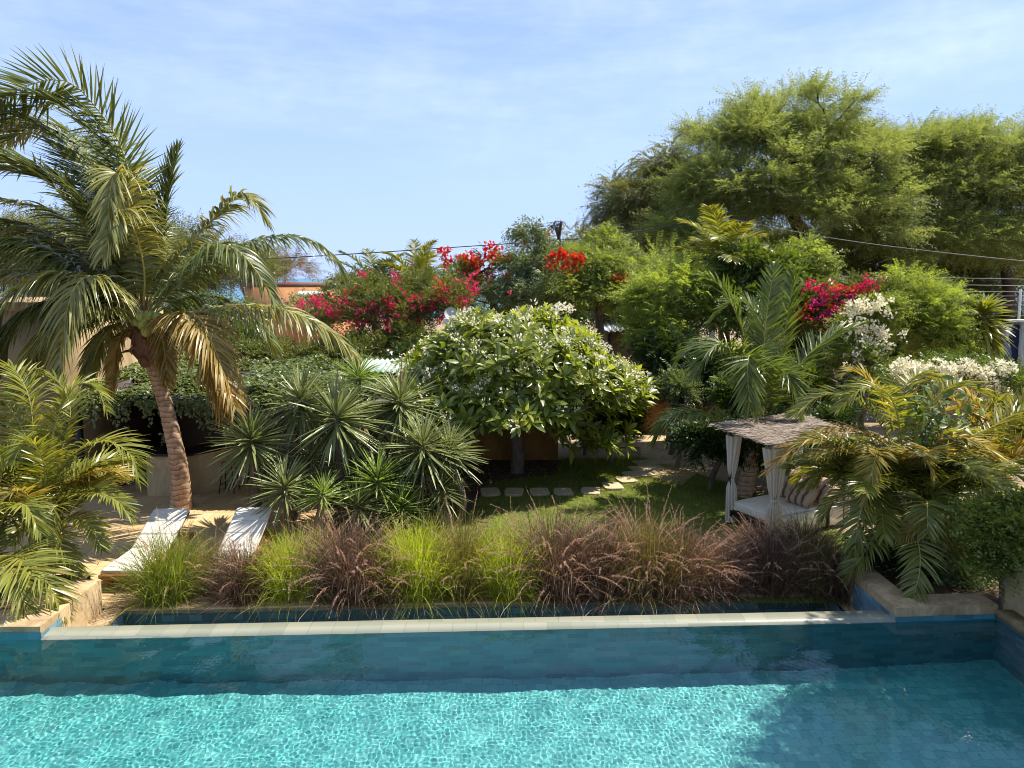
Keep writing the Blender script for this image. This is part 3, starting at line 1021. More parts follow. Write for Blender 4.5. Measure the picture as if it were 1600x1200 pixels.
for i in range(6):
    a, b_ = hb[i], hb[(i + 1) % 6]
    g.poly([(*a, GZ), (*b_, GZ), (*b_, 0.62), (*a, 0.62)])
g.build('base', M['tan'], cnt)
g = Geo()
hc = [(-9.1, 17.3), (-7.95, 17.3), (-6.28, 19.25), (-6.9, 19.95), (-8.3, 18.05), (-9.1, 18.05)]
for i in range(6):
    a, b_ = hc[i], hc[(i + 1) % 6]
    g.poly([(*a, 0.622), (*b_, 0.622), (*b_, 0.68), (*a, 0.68)])
for zz in (0.622, 0.68):
    g.poly([(*hc[0], zz), (*hc[1], zz), (*hc[4], zz), (*hc[5], zz)])
    g.poly([(*hc[1], zz), (*hc[2], zz), (*hc[3], zz), (*hc[4], zz)])
g.build('worktop', M['dark'], cnt)


def stool(x, y, label):
    t = thing('bar_stool', (x, y, GZ), label, 'stool', 'bar stools at the counter')
    g = Geo()
    a = np.linspace(0, 2 * np.pi, 25)
    g.tube([(x, y, 0.33), (x, y, 0.345), (x, y, 0.365), (x, y, 0.375)], [0.16, 0.18, 0.18, 0.165], 20)
    g.build('seat', M['teak'], t, smooth=False)
    for sx in (-1, 1):
        for sy in (-1, 1):
            g = Geo()
            g.tube([(x + sx * 0.11, y + sy * 0.11, 0.33), (x + sx * 0.19, y + sy * 0.19, GZ + 0.01)], 0.013, 6)
            g.build('leg', M['black'], t)
    g = Geo()
    q = 0.165
    for p, r in (((-q, -q), (q, -q)), ((q, -q), (q, q)), ((q, q), (-q, q)), ((-q, q), (-q, -q))):
        g.tube([(x + p[0], y + p[1], -0.17), (x + r[0], y + r[1], -0.17)], 0.009, 5)
    g.build('footrest', M['black'], t)


stool(-7.15, 17.75, 'thin legged bar stool nearest the leaning palm trunk, under the bar roof')
stool(-6.65, 18.3, 'thin legged bar stool half hidden behind the spiky yucca leaves')

# creeper over the bar roof
rv = np.random.default_rng(8)
cr = thing('creeper', (-7, 18.5, 2.0), 'small leaved green creeper spread over the flat bar roof', 'creeper')
g = Geo()
n = 30000
x = rv.uniform(-10.9, -3.2, n)
y = 16.9 + 4.5 * rv.uniform(0, 1, n)
hh = 0.08 + 0.16 * (np.sin(x * 1.9 + np.sin(y * 2.3)) + np.sin(y * 1.7 + 0.7 * x)) * 0.5 + rv.uniform(0, 0.13, n)
zz = 2.02 + (y - 17) * 0.093 + np.clip(hh, 0.0, 1) * np.clip((y - 16.8) * 2.5, 0.3, 1)
ok = (np.sin(x * 1.3 + 2.0) * np.sin(y * 1.1 + x * 0.6) < 0.8)
p = np.c_[x, y, zz][ok]
d = nrm(np.c_[rv.normal(0, 1, (len(p), 2)), rv.normal(-0.1, 0.4, len(p))])
g.scatter(t_leaf(0.105, 0.085, 2, 0.25, 0.1), frames(d, nrm(A([0, 0, 1.0]) + sph(rv, len(p)) * 0.55)), p, rv.uniform(0.6, 1.3, len(p)))
for i in range(130):                       # strands hanging over the front edge
    x0 = rv.uniform(-10.8, -3.0)
    L = rv.exponential(0.22) + 0.1
    m_ = int(12 + L * 40)
    s = rv.uniform(0, 1, m_)
    p = np.c_[x0 + rv.normal(0, 0.045, m_), 16.9 + rv.normal(0, 0.04, m_), 2.1 - s * L]
    g.scatter(t_leaf(0.08, 0.06, 2, 0.3, 0.1), frames(nrm(sph(rv, m_) + A([0, -0.5, -0.8])), A([0, -1.0, 0.3])), p, rv.uniform(0.6, 1.2, m_))
g.build('foliage', M['ivy'], cr)
g = Geo()
for i in range(60):
    x0, y0 = rv.uniform(-10.8, -3.4), rv.uniform(17, 20)
    q = [(x0, y0, 2.06 + (y0 - 17) * 0.093)]
    for j in range(6):
        q.append((q[-1][0] + rv.normal(0, 0.3), min(21.2, q[-1][1] + rv.normal(0.1, 0.2)), 2.06 + (q[-1][1] - 17) * 0.093 + rv.uniform(0, 0.1)))
    g.tube(spline(q, 14), 0.01, 4, cap=False)
g.build('stems', M['bark'], cr)


def corrugated(name, x0, x1, y0, y1, z0, z1, pitch, amp, mt, label, cat, post=None):
    t = thing(name, ((x0 + x1) / 2, (y0 + y1) / 2, GZ), label, cat)
    n = int((x1 - x0) / pitch * 6)
    xs = np.linspace(x0, x1, n)
    zz = amp * np.sin(np.arange(n) / 6 * 2 * np.pi)
    V = np.r_[np.c_[xs, np.full(n, y0), z0 + zz], np.c_[xs, np.full(n, y1), z1 + zz], np.c_[xs, np.full(n, y0), z0 + zz - 0.02]]
    i = np.arange(n - 1)
    g = Geo()
    g.add(V, np.r_[np.c_[i, i + 1, n + i + 1, n + i], np.c_[2 * n + i, 2 * n + i + 1, i + 1, i]])
    g.build('roof', M[mt], t, smooth=True)
    if post:
        for px_ in (x0 + 0.2, x1 - 0.2):
            for py_ in (y0 + 0.2, y1 - 0.2):
                g = Geo()
                zt = z0 + (z1 - z0) * (py_ - y0) / (y1 - y0) - amp - 0.02
                g.box((px_ - 0.06, py_ - 0.06, GZ), (px_ + 0.06, py_ + 0.06, zt))
                g.build('post', M[post], t)
        if name == 'shed':
            g = Geo()
            g.box((x0 + 0.3, y0 + 0.35, GZ), (x1 - 0.3, y1 - 0.35, min(z0, z1) - 0.1))
            g.build('wall', M['umber'], t)
    return t


corrugated('roof_canopy', -4.3, -2.6, 19.0, 20.9, 2.5, 2.62, 0.15, 0.025, 'mint', 'mint green corrugated sheet roof between the creeper and frangipani tree', 'canopy', 'dark')
corrugated('shed', D(945, 510, 28)[0], D(1100, 510, 28)[0], 28, 31.5, D(950, 517, 28)[2], D(950, 492, 31.5)[2], 0.22, 0.035, 'corrug', 'shed with pale blue corrugated metal roof behind the frangipani crown', 'shed', 'dark')

# ---- tan building at far left, behind the big palm
t = thing('building', (-13, 19, GZ), 'tan rendered building behind the coconut palm at far left', 'building')
g = Geo()
g.box((-18, 17.2, GZ), (-10.95, 22.5, 4.2))
g.build('wall', M['tan2'], t)
g = Geo()
g.box((-18.1, 17.1, 4.202), (-10.87, 22.6, 4.4))
g.build('parapet', M['tan2'], t)
# ---- orange house in the distance
t = thing('house', (-13, 40, GZ), 'orange rendered house with brown parapet and small tiled awning', 'house')
o1, o2 = D(330, 460, 40), D(512, 460, 40)
zt = D(400, 449, 40)[2]
g = Geo()
g.box((o1[0] + 1.9, 40, GZ), (o2[0], 48, zt))
g.build('wall', M['orange'], t)
g = Geo()
g.box((o1[0] + 1.8, 39.9, zt + 0.003), (o2[0] + 0.1, 48.1, zt + 0.24))
g.build('parapet', M['brownroof'], t)
a0, a1 = D(468, 455, 40), D(508, 455, 40)
g = Geo()
n = 49
xs = np.linspace(a0[0], a1[0], n)
zz = 0.05 * np.abs(np.sin(np.arange(n) / 6 * np.pi))
g.add(np.r_[np.c_[xs, np.full(n, 39.9), a0[2] + 0.02 + zz], np.c_[xs, np.full(n, 39.3), a0[2] - 0.18 + zz], np.c_[xs, np.full(n, 39.3), a0[2] - 0.24 + 0 * zz]],
      np.r_[np.c_[np.arange(n - 1), np.arange(n - 1) + n, np.arange(n - 1) + n + 1, np.arange(n - 1) + 1], np.c_[np.arange(n - 1) + n, np.arange(n - 1) + 2 * n, np.arange(n - 1) + 2 * n + 1, np.arange(n - 1) + n + 1]])
g.build('awning', M['awning'], t)
w0, w1 = D(472, 463, 40), D(500, 478, 40)
g = Geo()
g.box((w0[0], 39.93, w1[2]), (w1[0], 40.05, w0[2]))
f_ = g.build('window', M['dark'], t)
# ---- ochre garden walls
t = thing('garden_wall', (0, 20.9, GZ), 'ochre rendered garden wall in shade behind the frangipani trunk', 'wall')
g = Geo()
g.box((-2.2, 20.9, GZ), (G(872, 720)[0], 21.1, 1.5))
bevel(g.build('wall', M['ochre'], t), 0.02)
t = thing('garden_wall', (4.4, 24.2, GZ), 'ochre garden wall at the far end of the sandy path', 'wall')
g = Geo()
g.box((3.4, 24.6, GZ), (9.5, 24.8, 1.6))
bevel(g.build('wall', M['ochre'], t), 0.02)
# ---- boundary wall, wire fence, gate at right
t = thing('boundary_wall', (18, 27, GZ), 'low pale boundary wall under the wire fence at right', 'wall')
g = Geo()
g.box((8, 27, GZ), (34, 27.25, 2.0))
g.build('wall', M['greywall'], t)
fn = thing('wire_fence', (18, 27.1, 2.0), 'tall wire fence with white posts along the boundary, before dark trees', 'fence')
ztop = D(1590, 452, 27.1)[2]
for px in (1270, 1374, 1478, 1593, 1700):
    p = D(px, 480, 27.1)
    g = Geo()
    g.tube([(p[0], 27.1, 2.0), (p[0], 27.1, ztop)], 0.045, 8)
    g.build('post', M['white'], fn)
xa, xb = D(1270, 480, 27.1)[0], D(1700, 480, 27.1)[0]
for py in (455, 462, 469, 476, 484, 493, 503):
    zz = D(1590, py, 27.1)[2]
    g = Geo()
    g.tube(spline([(xa, 27.04, zz), ((xa + xb) / 2, 27.04, zz - 0.015), (xb, 27.04, zz)], 8), 0.006, 4, cap=False)
    g.build('wire', M['wire'], fn)
sg = thing('warning_sign', D(1497, 463, 27.0), 'small yellow warning plate hanging on the wire fence', 'sign')
s0, s1 = D(1493, 460, 27.0), D(1502.5, 466.5, 27.0)
g = Geo()
g.box((s0[0], 27.0, s1[2]), (s1[0], 27.02, s0[2]))
g.build('plate', M['yellow'], sg)
g = Geo()
dx, dz = (s1[0] - s0[0]) * 0.2, (s0[2] - s1[2]) * 0.25
g.box((s0[0] + dx, 26.994, s1[2] + dz), (s1[0] - dx, 26.998, s0[2] - dz))
g.build('printed_panel', M['amber'], sg)
t = thing('gate', (D(1577, 530, 22)[0], 22, GZ), 'dark navy metal gate panel beside the pale pillar at far right', 'gate')
g0, g1 = D(1560, 507, 22), D(1590, 560, 22)
g = Geo()
g.box((g0[0], 22, GZ), (g1[0], 22.05, g0[2]))
g.build('panel', M['navy'], t)
for zz in (g0[2] - 0.1, g0[2] - 0.55, g0[2] - 1.0):
    g = Geo()
    g.box((g0[0], 21.97, zz), (g1[0], 21.998, zz + 0.05))
    g.build('rail', M['navy'], t)
t = thing('gate_pillar', (g1[0] + 0.4, 22.2, GZ), 'pale grey masonry gate pillar at the far right edge', 'pillar')
g = Geo()
g.box((g1[0] + 0.02, 21.9, GZ), (g1[0] + 1.6, 22.4, D(1590, 503, 22)[2]))
g.build('shaft', M['greywall'], t)
g = Geo()
g.box((g1[0] - 0.1, 21.84, D(1590, 503, 22)[2] + 0.002), (g1[0] + 1.7, 22.46, D(1590, 500, 22)[2]))
g.build('cap', M['white'], t)
# pale low wall behind the right palms
t = thing('garden_wall', (8.2, 13.3, GZ), 'low sunlit beige wall glimpsed behind the right hand palms', 'wall')
g = Geo()
g.box((7.2, 13.5, GZ), (10.5, 13.75, 0.35))
g.build('wall', M['tan'], t)

# ---- utility pole and lines
pt = D(1117, 335, 37)
t = thing('utility_pole', (pt[0], 37, GZ), 'grey concrete utility pole with insulators before the feathery tree', 'utility pole')
g = Geo()
g.tube([(pt[0], 37, GZ), (pt[0], 37, pt[2])], [0.17, 0.12], 10)
g.build('pole', M['greywall'], t)
g = Geo()
g.box((pt[0] - 0.7, 36.84, pt[2] - 0.35), (pt[0] + 0.7, 36.86 + 0.02, pt[2] - 0.27))
g.build('crossarm', M['galv'], t)
for k in (-0.6, 0.0, 0.6):
    g = Geo()
    x = pt[0] + k
    g.tube([(x, 36.85, pt[2] - 0.268), (x, 36.85, pt[2] - 0.2), (x, 36.85, pt[2] - 0.15), (x, 36.85, pt[2] - 0.1)], [0.03, 0.06, 0.035, 0.05], 8)
    g.build('insulator', M['greywall'], t)


def cable(pts, r, mt, label, n=40):
    t = Geo()
    t.tube(spline(pts, n), r, 5)
    o = t.build('power_cable', M[mt], None, origin=pts[0])
    return tag(o, label, 'cable', 'overhead cables')


cable([D(-60, 424, 33.2), D(300, 410, 34), D(530, 398, 34.5), D(700, 387, 35.2), D(860, 376, 36), D(960, 367, 36.4), (pt[0], 36.84, pt[2] - 0.2)], 0.024, 'cable', 'thick black overhead cable crossing the sky from the pole to the left')
cable([(pt[0] + 0.6, 36.84, pt[2] - 0.2), D(1300, 372, 35), D(1460, 393, 33), D(1640, 412, 31)], 0.016, 'wire', 'upper thin pale overhead wire running right from the utility pole')
cable([(pt[0] + 0.6, 36.82, pt[2] - 0.5), D(1280, 425, 34), D(1450, 433, 33), D(1640, 437, 31)], 0.013, 'wire', 'middle thin pale overhead wire in front of the dark trees')
cable([(pt[0], 36.80, pt[2] - 0.8), D(1300, 437, 33), D(1450, 444, 32), D(1640, 447, 31)], 0.013, 'wire', 'lowest thin pale overhead wire just above the fence')

# ---- satellite dish and air conditioner on the neighbour's wall
dp = D(704, 491, 21.4)
t = thing('satellite_dish', dp, 'grey satellite dish showing between the red bougainvillea and frangipani', 'dish')
g = Geo()
k = np.linspace(0, 1, 7)
ax = nrm(A([0.3, -1, 0.35]))
pp = [dp + ax * (0.07 * (q * q)) for q in k]
g.tube(pp, np.maximum(k, 0.02) * 0.2, 24, cap=False)
g.build('reflector', M['greywall'], t, smooth=True)
g = Geo()
g.tube([dp - A([0, 0, 0.17]), dp + ax * 0.25], 0.012, 6)
g.tube([dp + ax * 0.24, dp + ax * 0.3], 0.03, 8)
g.build('arm', M['galv'], t)
g = Geo()
g.tube([dp + A([0, 0.06, 0.05]), dp + A([0, 0.06, -4.7])], 0.03, 6)
g.build('mast', M['galv'], t)
g = Geo()
g.box((dp[0] - 0.22, dp[1] + 0.09, dp[2] - 0.30), (dp[0] - 0.0, dp[1] + 0.26, dp[2] - 0.12))
bevel(g.build('junction_box', M['white'], t), 0.015)

# ---- stepping stones
ss = [(766, 771), (803, 771), (843, 771), (880, 771), (923, 770), (957, 762), (978, 752), (1000, 743), (1010, 734), (1016, 725)]
desc = ['shaded stepping stone nearest the yucca plants', 'shaded stepping stone second from the yucca plants', 'shaded stepping stone third from the yucca plants', 'shaded stepping stone just before the sunlit ones',
        'sunlit stepping stone nearest the purple grass plumes', 'broad sunlit stepping stone between two others on the lawn', 'sunlit stepping stone where the row bends to the path', 'stepping stone edged by shade, nearer of the last three', 'shaded stepping stone, middle of the last three before the path', 'shaded stepping stone touching the sandy path']
rs = np.random.default_rng(4)
for (px, py), ds in zip(ss, desc):
    p = G(px, py)
    w, h = 0.24, 0.29
    a = rs.uniform(-0.12, 0.12) + (0.35 if px > 970 else 0.0)
    if px > 990:
        w, h = 0.5, 0.28
    g = Geo()
    q = []
    for i in range(14):
        an = 2 * np.pi * i / 14
        c, s = math.cos(an), math.sin(an)
        q.append((math.copysign(abs(c) ** 0.35, c) * w * rs.uniform(0.93, 1.05), math.copysign(abs(s) ** 0.35, s) * h * rs.uniform(0.93, 1.05)))
    c, s = math.cos(a), math.sin(a)
    q = [(p[0] + x * c - y * s, p[1] + x * s + y * c) for x, y in q]
    zt = GZ + 0.065
    n = len(q)
    V = [(*k, zt) for k in q] + [(*k, GZ - 0.01) for k in q] + [(p[0], p[1], zt + 0.004)]
    g.add(V, [[i, (i + 1) % n, 2 * n] for i in range(n)])
    g.add(V, [[n + i, n + (i + 1) % n, (i + 1) % n, i] for i in range(n)])
    tag(g.build('stepping_stone', M['slab'], None, origin=p), ds, 'stepping stone', 'stepping stones across the lawn')


# ---- sun loungers
def lounger(x0, y0, w, label):
    t = thing('sun_lounger', (x0 + w / 2, y0 + 1, GZ), label, 'sun lounger', 'wooden sun loungers on the terrace')
    zs = -0.10
    g = Geo()
    for xx in (x0, x0 + w - 0.05):
        g.box((xx, y0, zs - 0.09), (xx + 0.05, y0 + 2.0, zs))
    for yy in (y0 - 0.052, y0 + 2.002):
        g.box((x0, yy, zs - 0.09), (x0 + w, yy + 0.05, zs))
    bevel(g.build('frame', M['teak'], t), 0.006)
    for xx in (x0 + 0.06, x0 + w - 0.12):
        for yy in (y0 + 0.1, y0 + 1.75):
            g = Geo()
            g.box((xx, yy, GZ), (xx + 0.06, yy + 0.08, zs - 0.01))
            g.build('leg', M['teak'], t)
    g = Geo()
    for i in range(11):
        yy = y0 + 0.02 + i * 0.095
        g.box((x0 + 0.052, yy, zs - 0.03), (x0 + w - 0.052, yy + 0.07, zs - 0.004))
    g.build('slats', M['teak'], t)
    hy = y0 + 1.02                          # hinge
    ang = math.radians(27)
    c, s = math.cos(ang), math.sin(ang)
    bk = lambda u, v: (hy + u * c - v * s, zs + u * s + v * c)
    g = Geo()
    for (xx, ww) in ((x0 + 0.03, 0.05), (x0 + w - 0.08, 0.05)):
        a, b, c_, d = bk(0, -0.045), bk(1.02, -0.045), bk(1.02, 0.0), bk(0, 0.0)
        V = [(xx + e, *q) for e in (0, ww) for q in (a, b, c_, d)]
        g.add(V, [[0, 1, 2, 3], [7, 6, 5, 4], [0, 4, 5, 1], [1, 5, 6, 2], [2, 6, 7, 3], [3, 7, 4, 0]])
    a, b, c_, d = bk(0.98, -0.05), bk(1.05, -0.05), bk(1.05, 0.0), bk(0.98, 0.0)
    V = [(e, *q) for e in (x0 + 0.03, x0 + w - 0.03) for q in (a, b, c_, d)]
    g.add(V, [[0, 1, 2, 3], [7, 6, 5, 4], [0, 4, 5, 1], [1, 5, 6, 2], [2, 6, 7, 3], [3, 7, 4, 0]])
    g.build('backrest', M['teak'], t)
    # mattress: one padded slab bent at the hinge
    prof = [(y0 + 0.0, zs + 0.004), (y0 + 0.06, zs + 0.004), (y0 + 0.47, zs + 0.004), (y0 + 0.5, zs + 0.004), (y0 + 0.53, zs + 0.004), (hy - 0.05, zs + 0.004), bk(0.0, 0.012), bk(0.06, 0.012), bk(0.32, 0.012), bk(0.345, 0.012), bk(0.37, 0.012), bk(0.66, 0.012), bk(0.685, 0.012), bk(0.71, 0.012), bk(0.99, 0.012), bk(1.04, 0.012)]
    th = 0.085
    nor = [(0, th * 0.7), (0, th), (0, th), (0, th * 0.72), (0, th), (0, th), (-s * th * 0.4, th * 0.62)] + [(-s * th * q, c * th * q) for q in (1, 1, 0.72, 1, 1, 0.72, 1, 1, 0.7)]
    g = Geo()
    xs = [x0 + 0.01, x0 + 0.05, x0 + w - 0.05, x0 + w - 0.01]
    V = []
    for (yy, z0), (ny_, nz_) in zip(prof, nor):
        V += [(xs[0], yy, z0), (xs[0] - 0.004, yy + ny_ * 0.6, z0 + nz_ * 0.6), (xs[1], yy + ny_, z0 + nz_), (xs[2], yy + ny_, z0 + nz_), (xs[3] + 0.004, yy + ny_ * 0.6, z0 + nz_ * 0.6), (xs[3], yy, z0)]
    F = []
    for i in range(len(prof) - 1):
        for j in range(6):
            F.append([i * 6 + j, i * 6 + (j + 1) % 6, (i + 1) * 6 + (j + 1) % 6, (i + 1) * 6 + j])
    e = (len(prof) - 1) * 6
    F += [[5, 4, 1, 0], [4, 3, 2, 1], [e, e + 1, e + 4, e + 5], [e + 1, e + 2, e + 3, e + 4]]
    g.add(V, F)
    bevel(g.build('mattress', M['canvas'], t, smooth=False), 0.012, 3)
    return t


lounger(-7.12, 11.98, 0.72, 'sunlit wooden lounger with white mattress below the coconut palm trunk')
lounger(-5.5, 12.05, 0.72, 'wooden lounger with white mattress in shade behind the purple grass')
p = G(640, 900)
t = thing('footstool', (p[0], p[1] + 0.2, GZ), 'low white cushioned footstool mostly hidden behind the lime green grass', 'footstool')
g = Geo()
g.box((p[0] - 0.27, p[1], GZ + 0.2), (p[0] + 0.27, p[1] + 0.46, GZ + 0.3))
bevel(g.build('cushion', M['canvas'], t), 0.03, 3)
g = Geo()
g.box((p[0] - 0.25, p[1] + 0.02, GZ + 0.15), (p[0] + 0.25, p[1] + 0.44, GZ + 0.196))
for xx in (p[0] - 0.24, p[0] + 0.18):
    for yy in (p[1] + 0.03, p[1] + 0.37):
        g.box((xx, yy, GZ), (xx + 0.06, yy + 0.06, GZ + 0.148))
g.build('frame', M['teak'], t)

# ---- daybed pavilion
F0, LB = A([5.34, 14.25]), A([4.78, 15.36])
ex = nrm(A([0.885, 0.46]))
ey = nrm(LB - F0)
WX, WY = 2.1, float(np.linalg.norm(LB - F0))
bp = lambda u, v, z: A([*(F0 + ex * u + ey * v), z])
db = thing('daybed', (*(F0 + ex * 1.05 + ey * 0.6), GZ), 'four post garden daybed with straw roof, white curtains and cream mattress', 'daybed')


def hexa(g, u0, u1, v0, v1, z0, z1, dz=(0, 0, 0, 0)):
    V = [bp(u0, v0, z0), bp(u1, v0, z0), bp(u1, v1, z0), bp(u0, v1, z0), bp(u0, v0, z1 + dz[0]), bp(u1, v0, z1 + dz[1]), bp(u1, v1, z1 + dz[2]), bp(u0, v1, z1 + dz[3])]
    g.add(V, [[0, 3, 2, 1], [4, 5, 6, 7], [0, 1, 5, 4], [1, 2, 6, 5], [2, 3, 7, 6], [3, 0, 4, 7]])


RT = 1.56
for u, v in ((0, 0), (WX, 0), (WX, WY), (0, WY)):
    g = Geo()
    hexa(g, u - 0.035, u + 0.035, v - 0.035, v + 0.035, GZ, RT - 0.002 + 0.1 * (v > 0))
    g.build('post', M['dark'], db)
g = Geo()
hexa(g, 0.036, WX - 0.036, -0.03, 0.03, -0.20, -0.06)
hexa(g, 0.036, WX - 0.036, WY - 0.03, WY + 0.03, -0.20, -0.06)
hexa(g, -0.03, 0.03, 0.036, WY - 0.036, -0.20, -0.06)
hexa(g, WX - 0.03, WX + 0.03, 0.036, WY - 0.036, -0.20, -0.06)
hexa(g, WX - 0.6, WX - 0.54, -0.1, -0.045, GZ, 0.17)
hexa(g, WX - 0.6, WX + 0.2, -0.1, -0.045, 0.172, 0.20)
g.build('frame', M['black'], db)
g = Geo()
hexa(g, 0.045, WX - 0.045, 0.045, WY - 0.045, -0.055, 0.13)
hexa(g, 0.05, WX - 0.05, -0.05, 0.0, -0.3, 0.10)
bevel(g.build('mattress', M['mattress'], db), 0.035, 3)
g = Geo()                                 # roof beams: pale wood
hexa(g, -0.1, WX + 0.1, -0.055, 0.02, RT, RT + 0.09)
hexa(g, -0.1, WX + 0.1, WY - 0.02, WY + 0.055, RT + 0.1, RT + 0.19)
g.build('beam', M['awning'], db)
# straw roof: a thin mat plus thousands of loose straws
rt = np.random.default_rng(21)
U0, U1, V0, V1 = -0.24, WX + 0.08, -0.2, WY + 0.26
rz = lambda v: RT + 0.095 + (v - V0) * 0.1 / (V1 - V0) * 1.0
g = Geo()
V = [bp(u, v, rz(v) + z) for z in (0, 0.05) for (u, v) in ((U0, V0), (U1, V0), (U1, V1), (U0, V1))]
g.add(V, [[0, 3, 2, 1], [4, 5, 6, 7], [0, 1, 5, 4], [1, 2, 6, 5], [2, 3, 7, 6], [3, 0, 4, 7]])
n = 9000
u, v = rt.uniform(U0, U1, n), rt.uniform(V0 - 0.03, V1 + 0.03, n)
pos = np.stack([bp(a, b, rz(b) + 0.055 + c) for a, b, c in zip(u, v, rt.uniform(0, 0.025, n))])
e3, y3 = A([*ex, 0]), A([*ey, 0])
th = rt.normal(0, 0.28, n) + np.pi * (rt.uniform(0, 1, n) < 0.5)
d = np.cos(th)[:, None] * e3 + np.sin(th)[:, None] * y3 + np.c_[np.zeros((n, 2)), rt.normal(0, 0.06, n)]
g.scatter((A([[0, 0.006, 0], [0, -0.006, 0], [0.26, -0.004, -0.004], [0.26, 0.004, -0.004]]), A([[0, 1, 2, 3]])), frames(d, nrm(A([0, 0, 1.0]) + sph(rt, n) * 0.4)), pos, rt.uniform(0.5, 1.2, n))
for (a0, b0, a1, b1, dd) in ((U0, V0, U1, V0, -y3), (U0, V0, U0, V1, -e3), (U0, V1, U1, V1, y3), (U1, V0, U1, V1, e3)):
    n = 700
    s = rt.uniform(0, 1, n)
    pos = np.stack([bp(a0 + (a1 - a0) * k, b0 + (b1 - b0) * k, rz(b0 + (b1 - b0) * k) + z) for k, z in zip(s, rt.uniform(0.0, 0.06, n))]) - dd * 0.04
    d = nrm(dd + sph(rt, n) * 0.5 + A([0, 0, -0.3]))
    g.scatter((A([[0, 0.005, 0], [0, -0.005, 0], [0.1, 0, 0]]), A([[0, 1, 2]])), frames(d), pos, rt.uniform(0.5, 1.3, n))
g.build('roof', M['straw'], db)


def curtain(u, v, du, dv, tie, seed):
    r_ = np.random.default_rng(seed)
    g = Geo()
    zs = np.linspace(RT + 0.02, GZ + 0.06, 44)
    na = 72
    a = np.linspace(0, 2 * np.pi, na, endpoint=False)
    V = []
    for z in zs:
        k = (z - (GZ + 0.06)) / (RT - GZ)
        wd = np.interp(k, [0, tie - 0.1, tie, tie + 0.12, 1], [0.125, 0.11, 0.05, 0.095, 0.17])
        ph = 0.5 * math.sin(k * 3 + seed)
        rr = wd * (1 + 0.2 * np.sin(9 * a + ph + 0.7 * math.sin(4 * k)) + 0.09 * np.sin(17 * a + 2.0 * ph))
        cu, cv = du * np.interp(k, [0, tie, 1], [0.6, 0.3, 1.0]), dv * np.interp(k, [0, tie, 1], [0.6, 0.3, 1.0])
        for q, ak in zip(rr, a):
            V.append(bp(u + cu + q * math.cos(ak), v + cv + 0.75 * q * math.sin(ak), z))
    i = np.arange(43)[:, None] * na
    j = np.arange(na)[None]
    g.add(V, np.stack([i + j, i + na + j, i + na + (j + 1) % na, i + (j + 1) % na], -1).reshape(-1, 4))
    c = g.build('curtain', M['linen'], db, smooth=True)
    g = Geo()
    z = GZ + 0.06 + tie * (RT - GZ)
    g.tube([bp(u + du * 0.3, v + dv * 0.3, z - 0.025), bp(u + du * 0.3, v + dv * 0.3, z + 0.025)], 0.062, 14)
    tb = g.build('tie_back', M['linen'], None)
    tb.parent = c


curtain(0, WY, 0.09, 0.0, 0.48, 1)
curtain(0, 0, -0.10, 0.02, 0.42, 2)
curtain(0, 0, 0.14, 0.0, 0.42, 3)
curtain(WX, WY, -0.1, -0.03, 0.5, 4)
curtain(WX, 0, 0.08, 0.04, 0.45, 5)


def cushion(c, w, h, th, tilt, yaw, label):
    n = 22
    s = np.linspace(-1, 1, n)
    U, W_ = np.meshgrid(s, s)
    prof = np.clip((1 - np.abs(U) ** 2.6) * (1 - np.abs(W_) ** 2.6), 0, 1) ** 0.42
    pin = 1 - 0.07 * (1 - np.abs(W_) ** 2) * (np.abs(U) ** 3)
    pin2 = 1 - 0.07 * (1 - np.abs(U) ** 2) * (np.abs(W_) ** 3)
    wr_ = 0.012 * np.sin(5 * U + 3 * W_) + 0.01 * np.sin(9 * W_ - 4 * U)
    g = Geo()
    idx = np.arange(n * n).reshape(n, n)
    for sgn in (1, -1):
        V = np.stack([U * w / 2 * pin, W_ * h / 2 * pin2, sgn * (th / 2) * prof + wr_ * prof], -1).reshape(-1, 3)
        F = np.stack([idx[:-1, :-1], idx[:-1, 1:], idx[1:, 1:], idx[1:, :-1]], -1).reshape(-1, 4)
        g.add(V, F if sgn > 0 else F[:, ::-1])
    o = g.build('cushion', M['cushion'], None, smooth=True)
    o.location = c
    o.rotation_euler = (tilt, 0, yaw)
    return tag(o, label, 'cushion', 'striped cushions on the daybed')


yw = math.atan2(ex[1], ex[0])
# cushions lean against the back right rail
rotyaw = math.radians(-56)
cushion(bp(1.36, 0.86, 0.35), 0.62, 0.52, 0.24, math.radians(52), rotyaw + 0.05, 'striped beige cushion nearest the back curtain of the daybed')
cushion(bp(1.20, 0.34, 0.34), 0.64, 0.52, 0.26, math.radians(46), rotyaw - 0.1, 'plump striped beige cushion in front of the others on the daybed')
cushion(bp(1.62, 0.62, 0.42), 0.95, 0.58, 0.26, math.radians(56), rotyaw, 'large cream striped cushion leaning behind the two smaller ones')
cushion(bp(1.58, 0.10, 0.35), 0.62, 0.5, 0.22, math.radians(50), rotyaw - 0.1, 'striped cushion partly hidden by palm fronds at daybed right end')

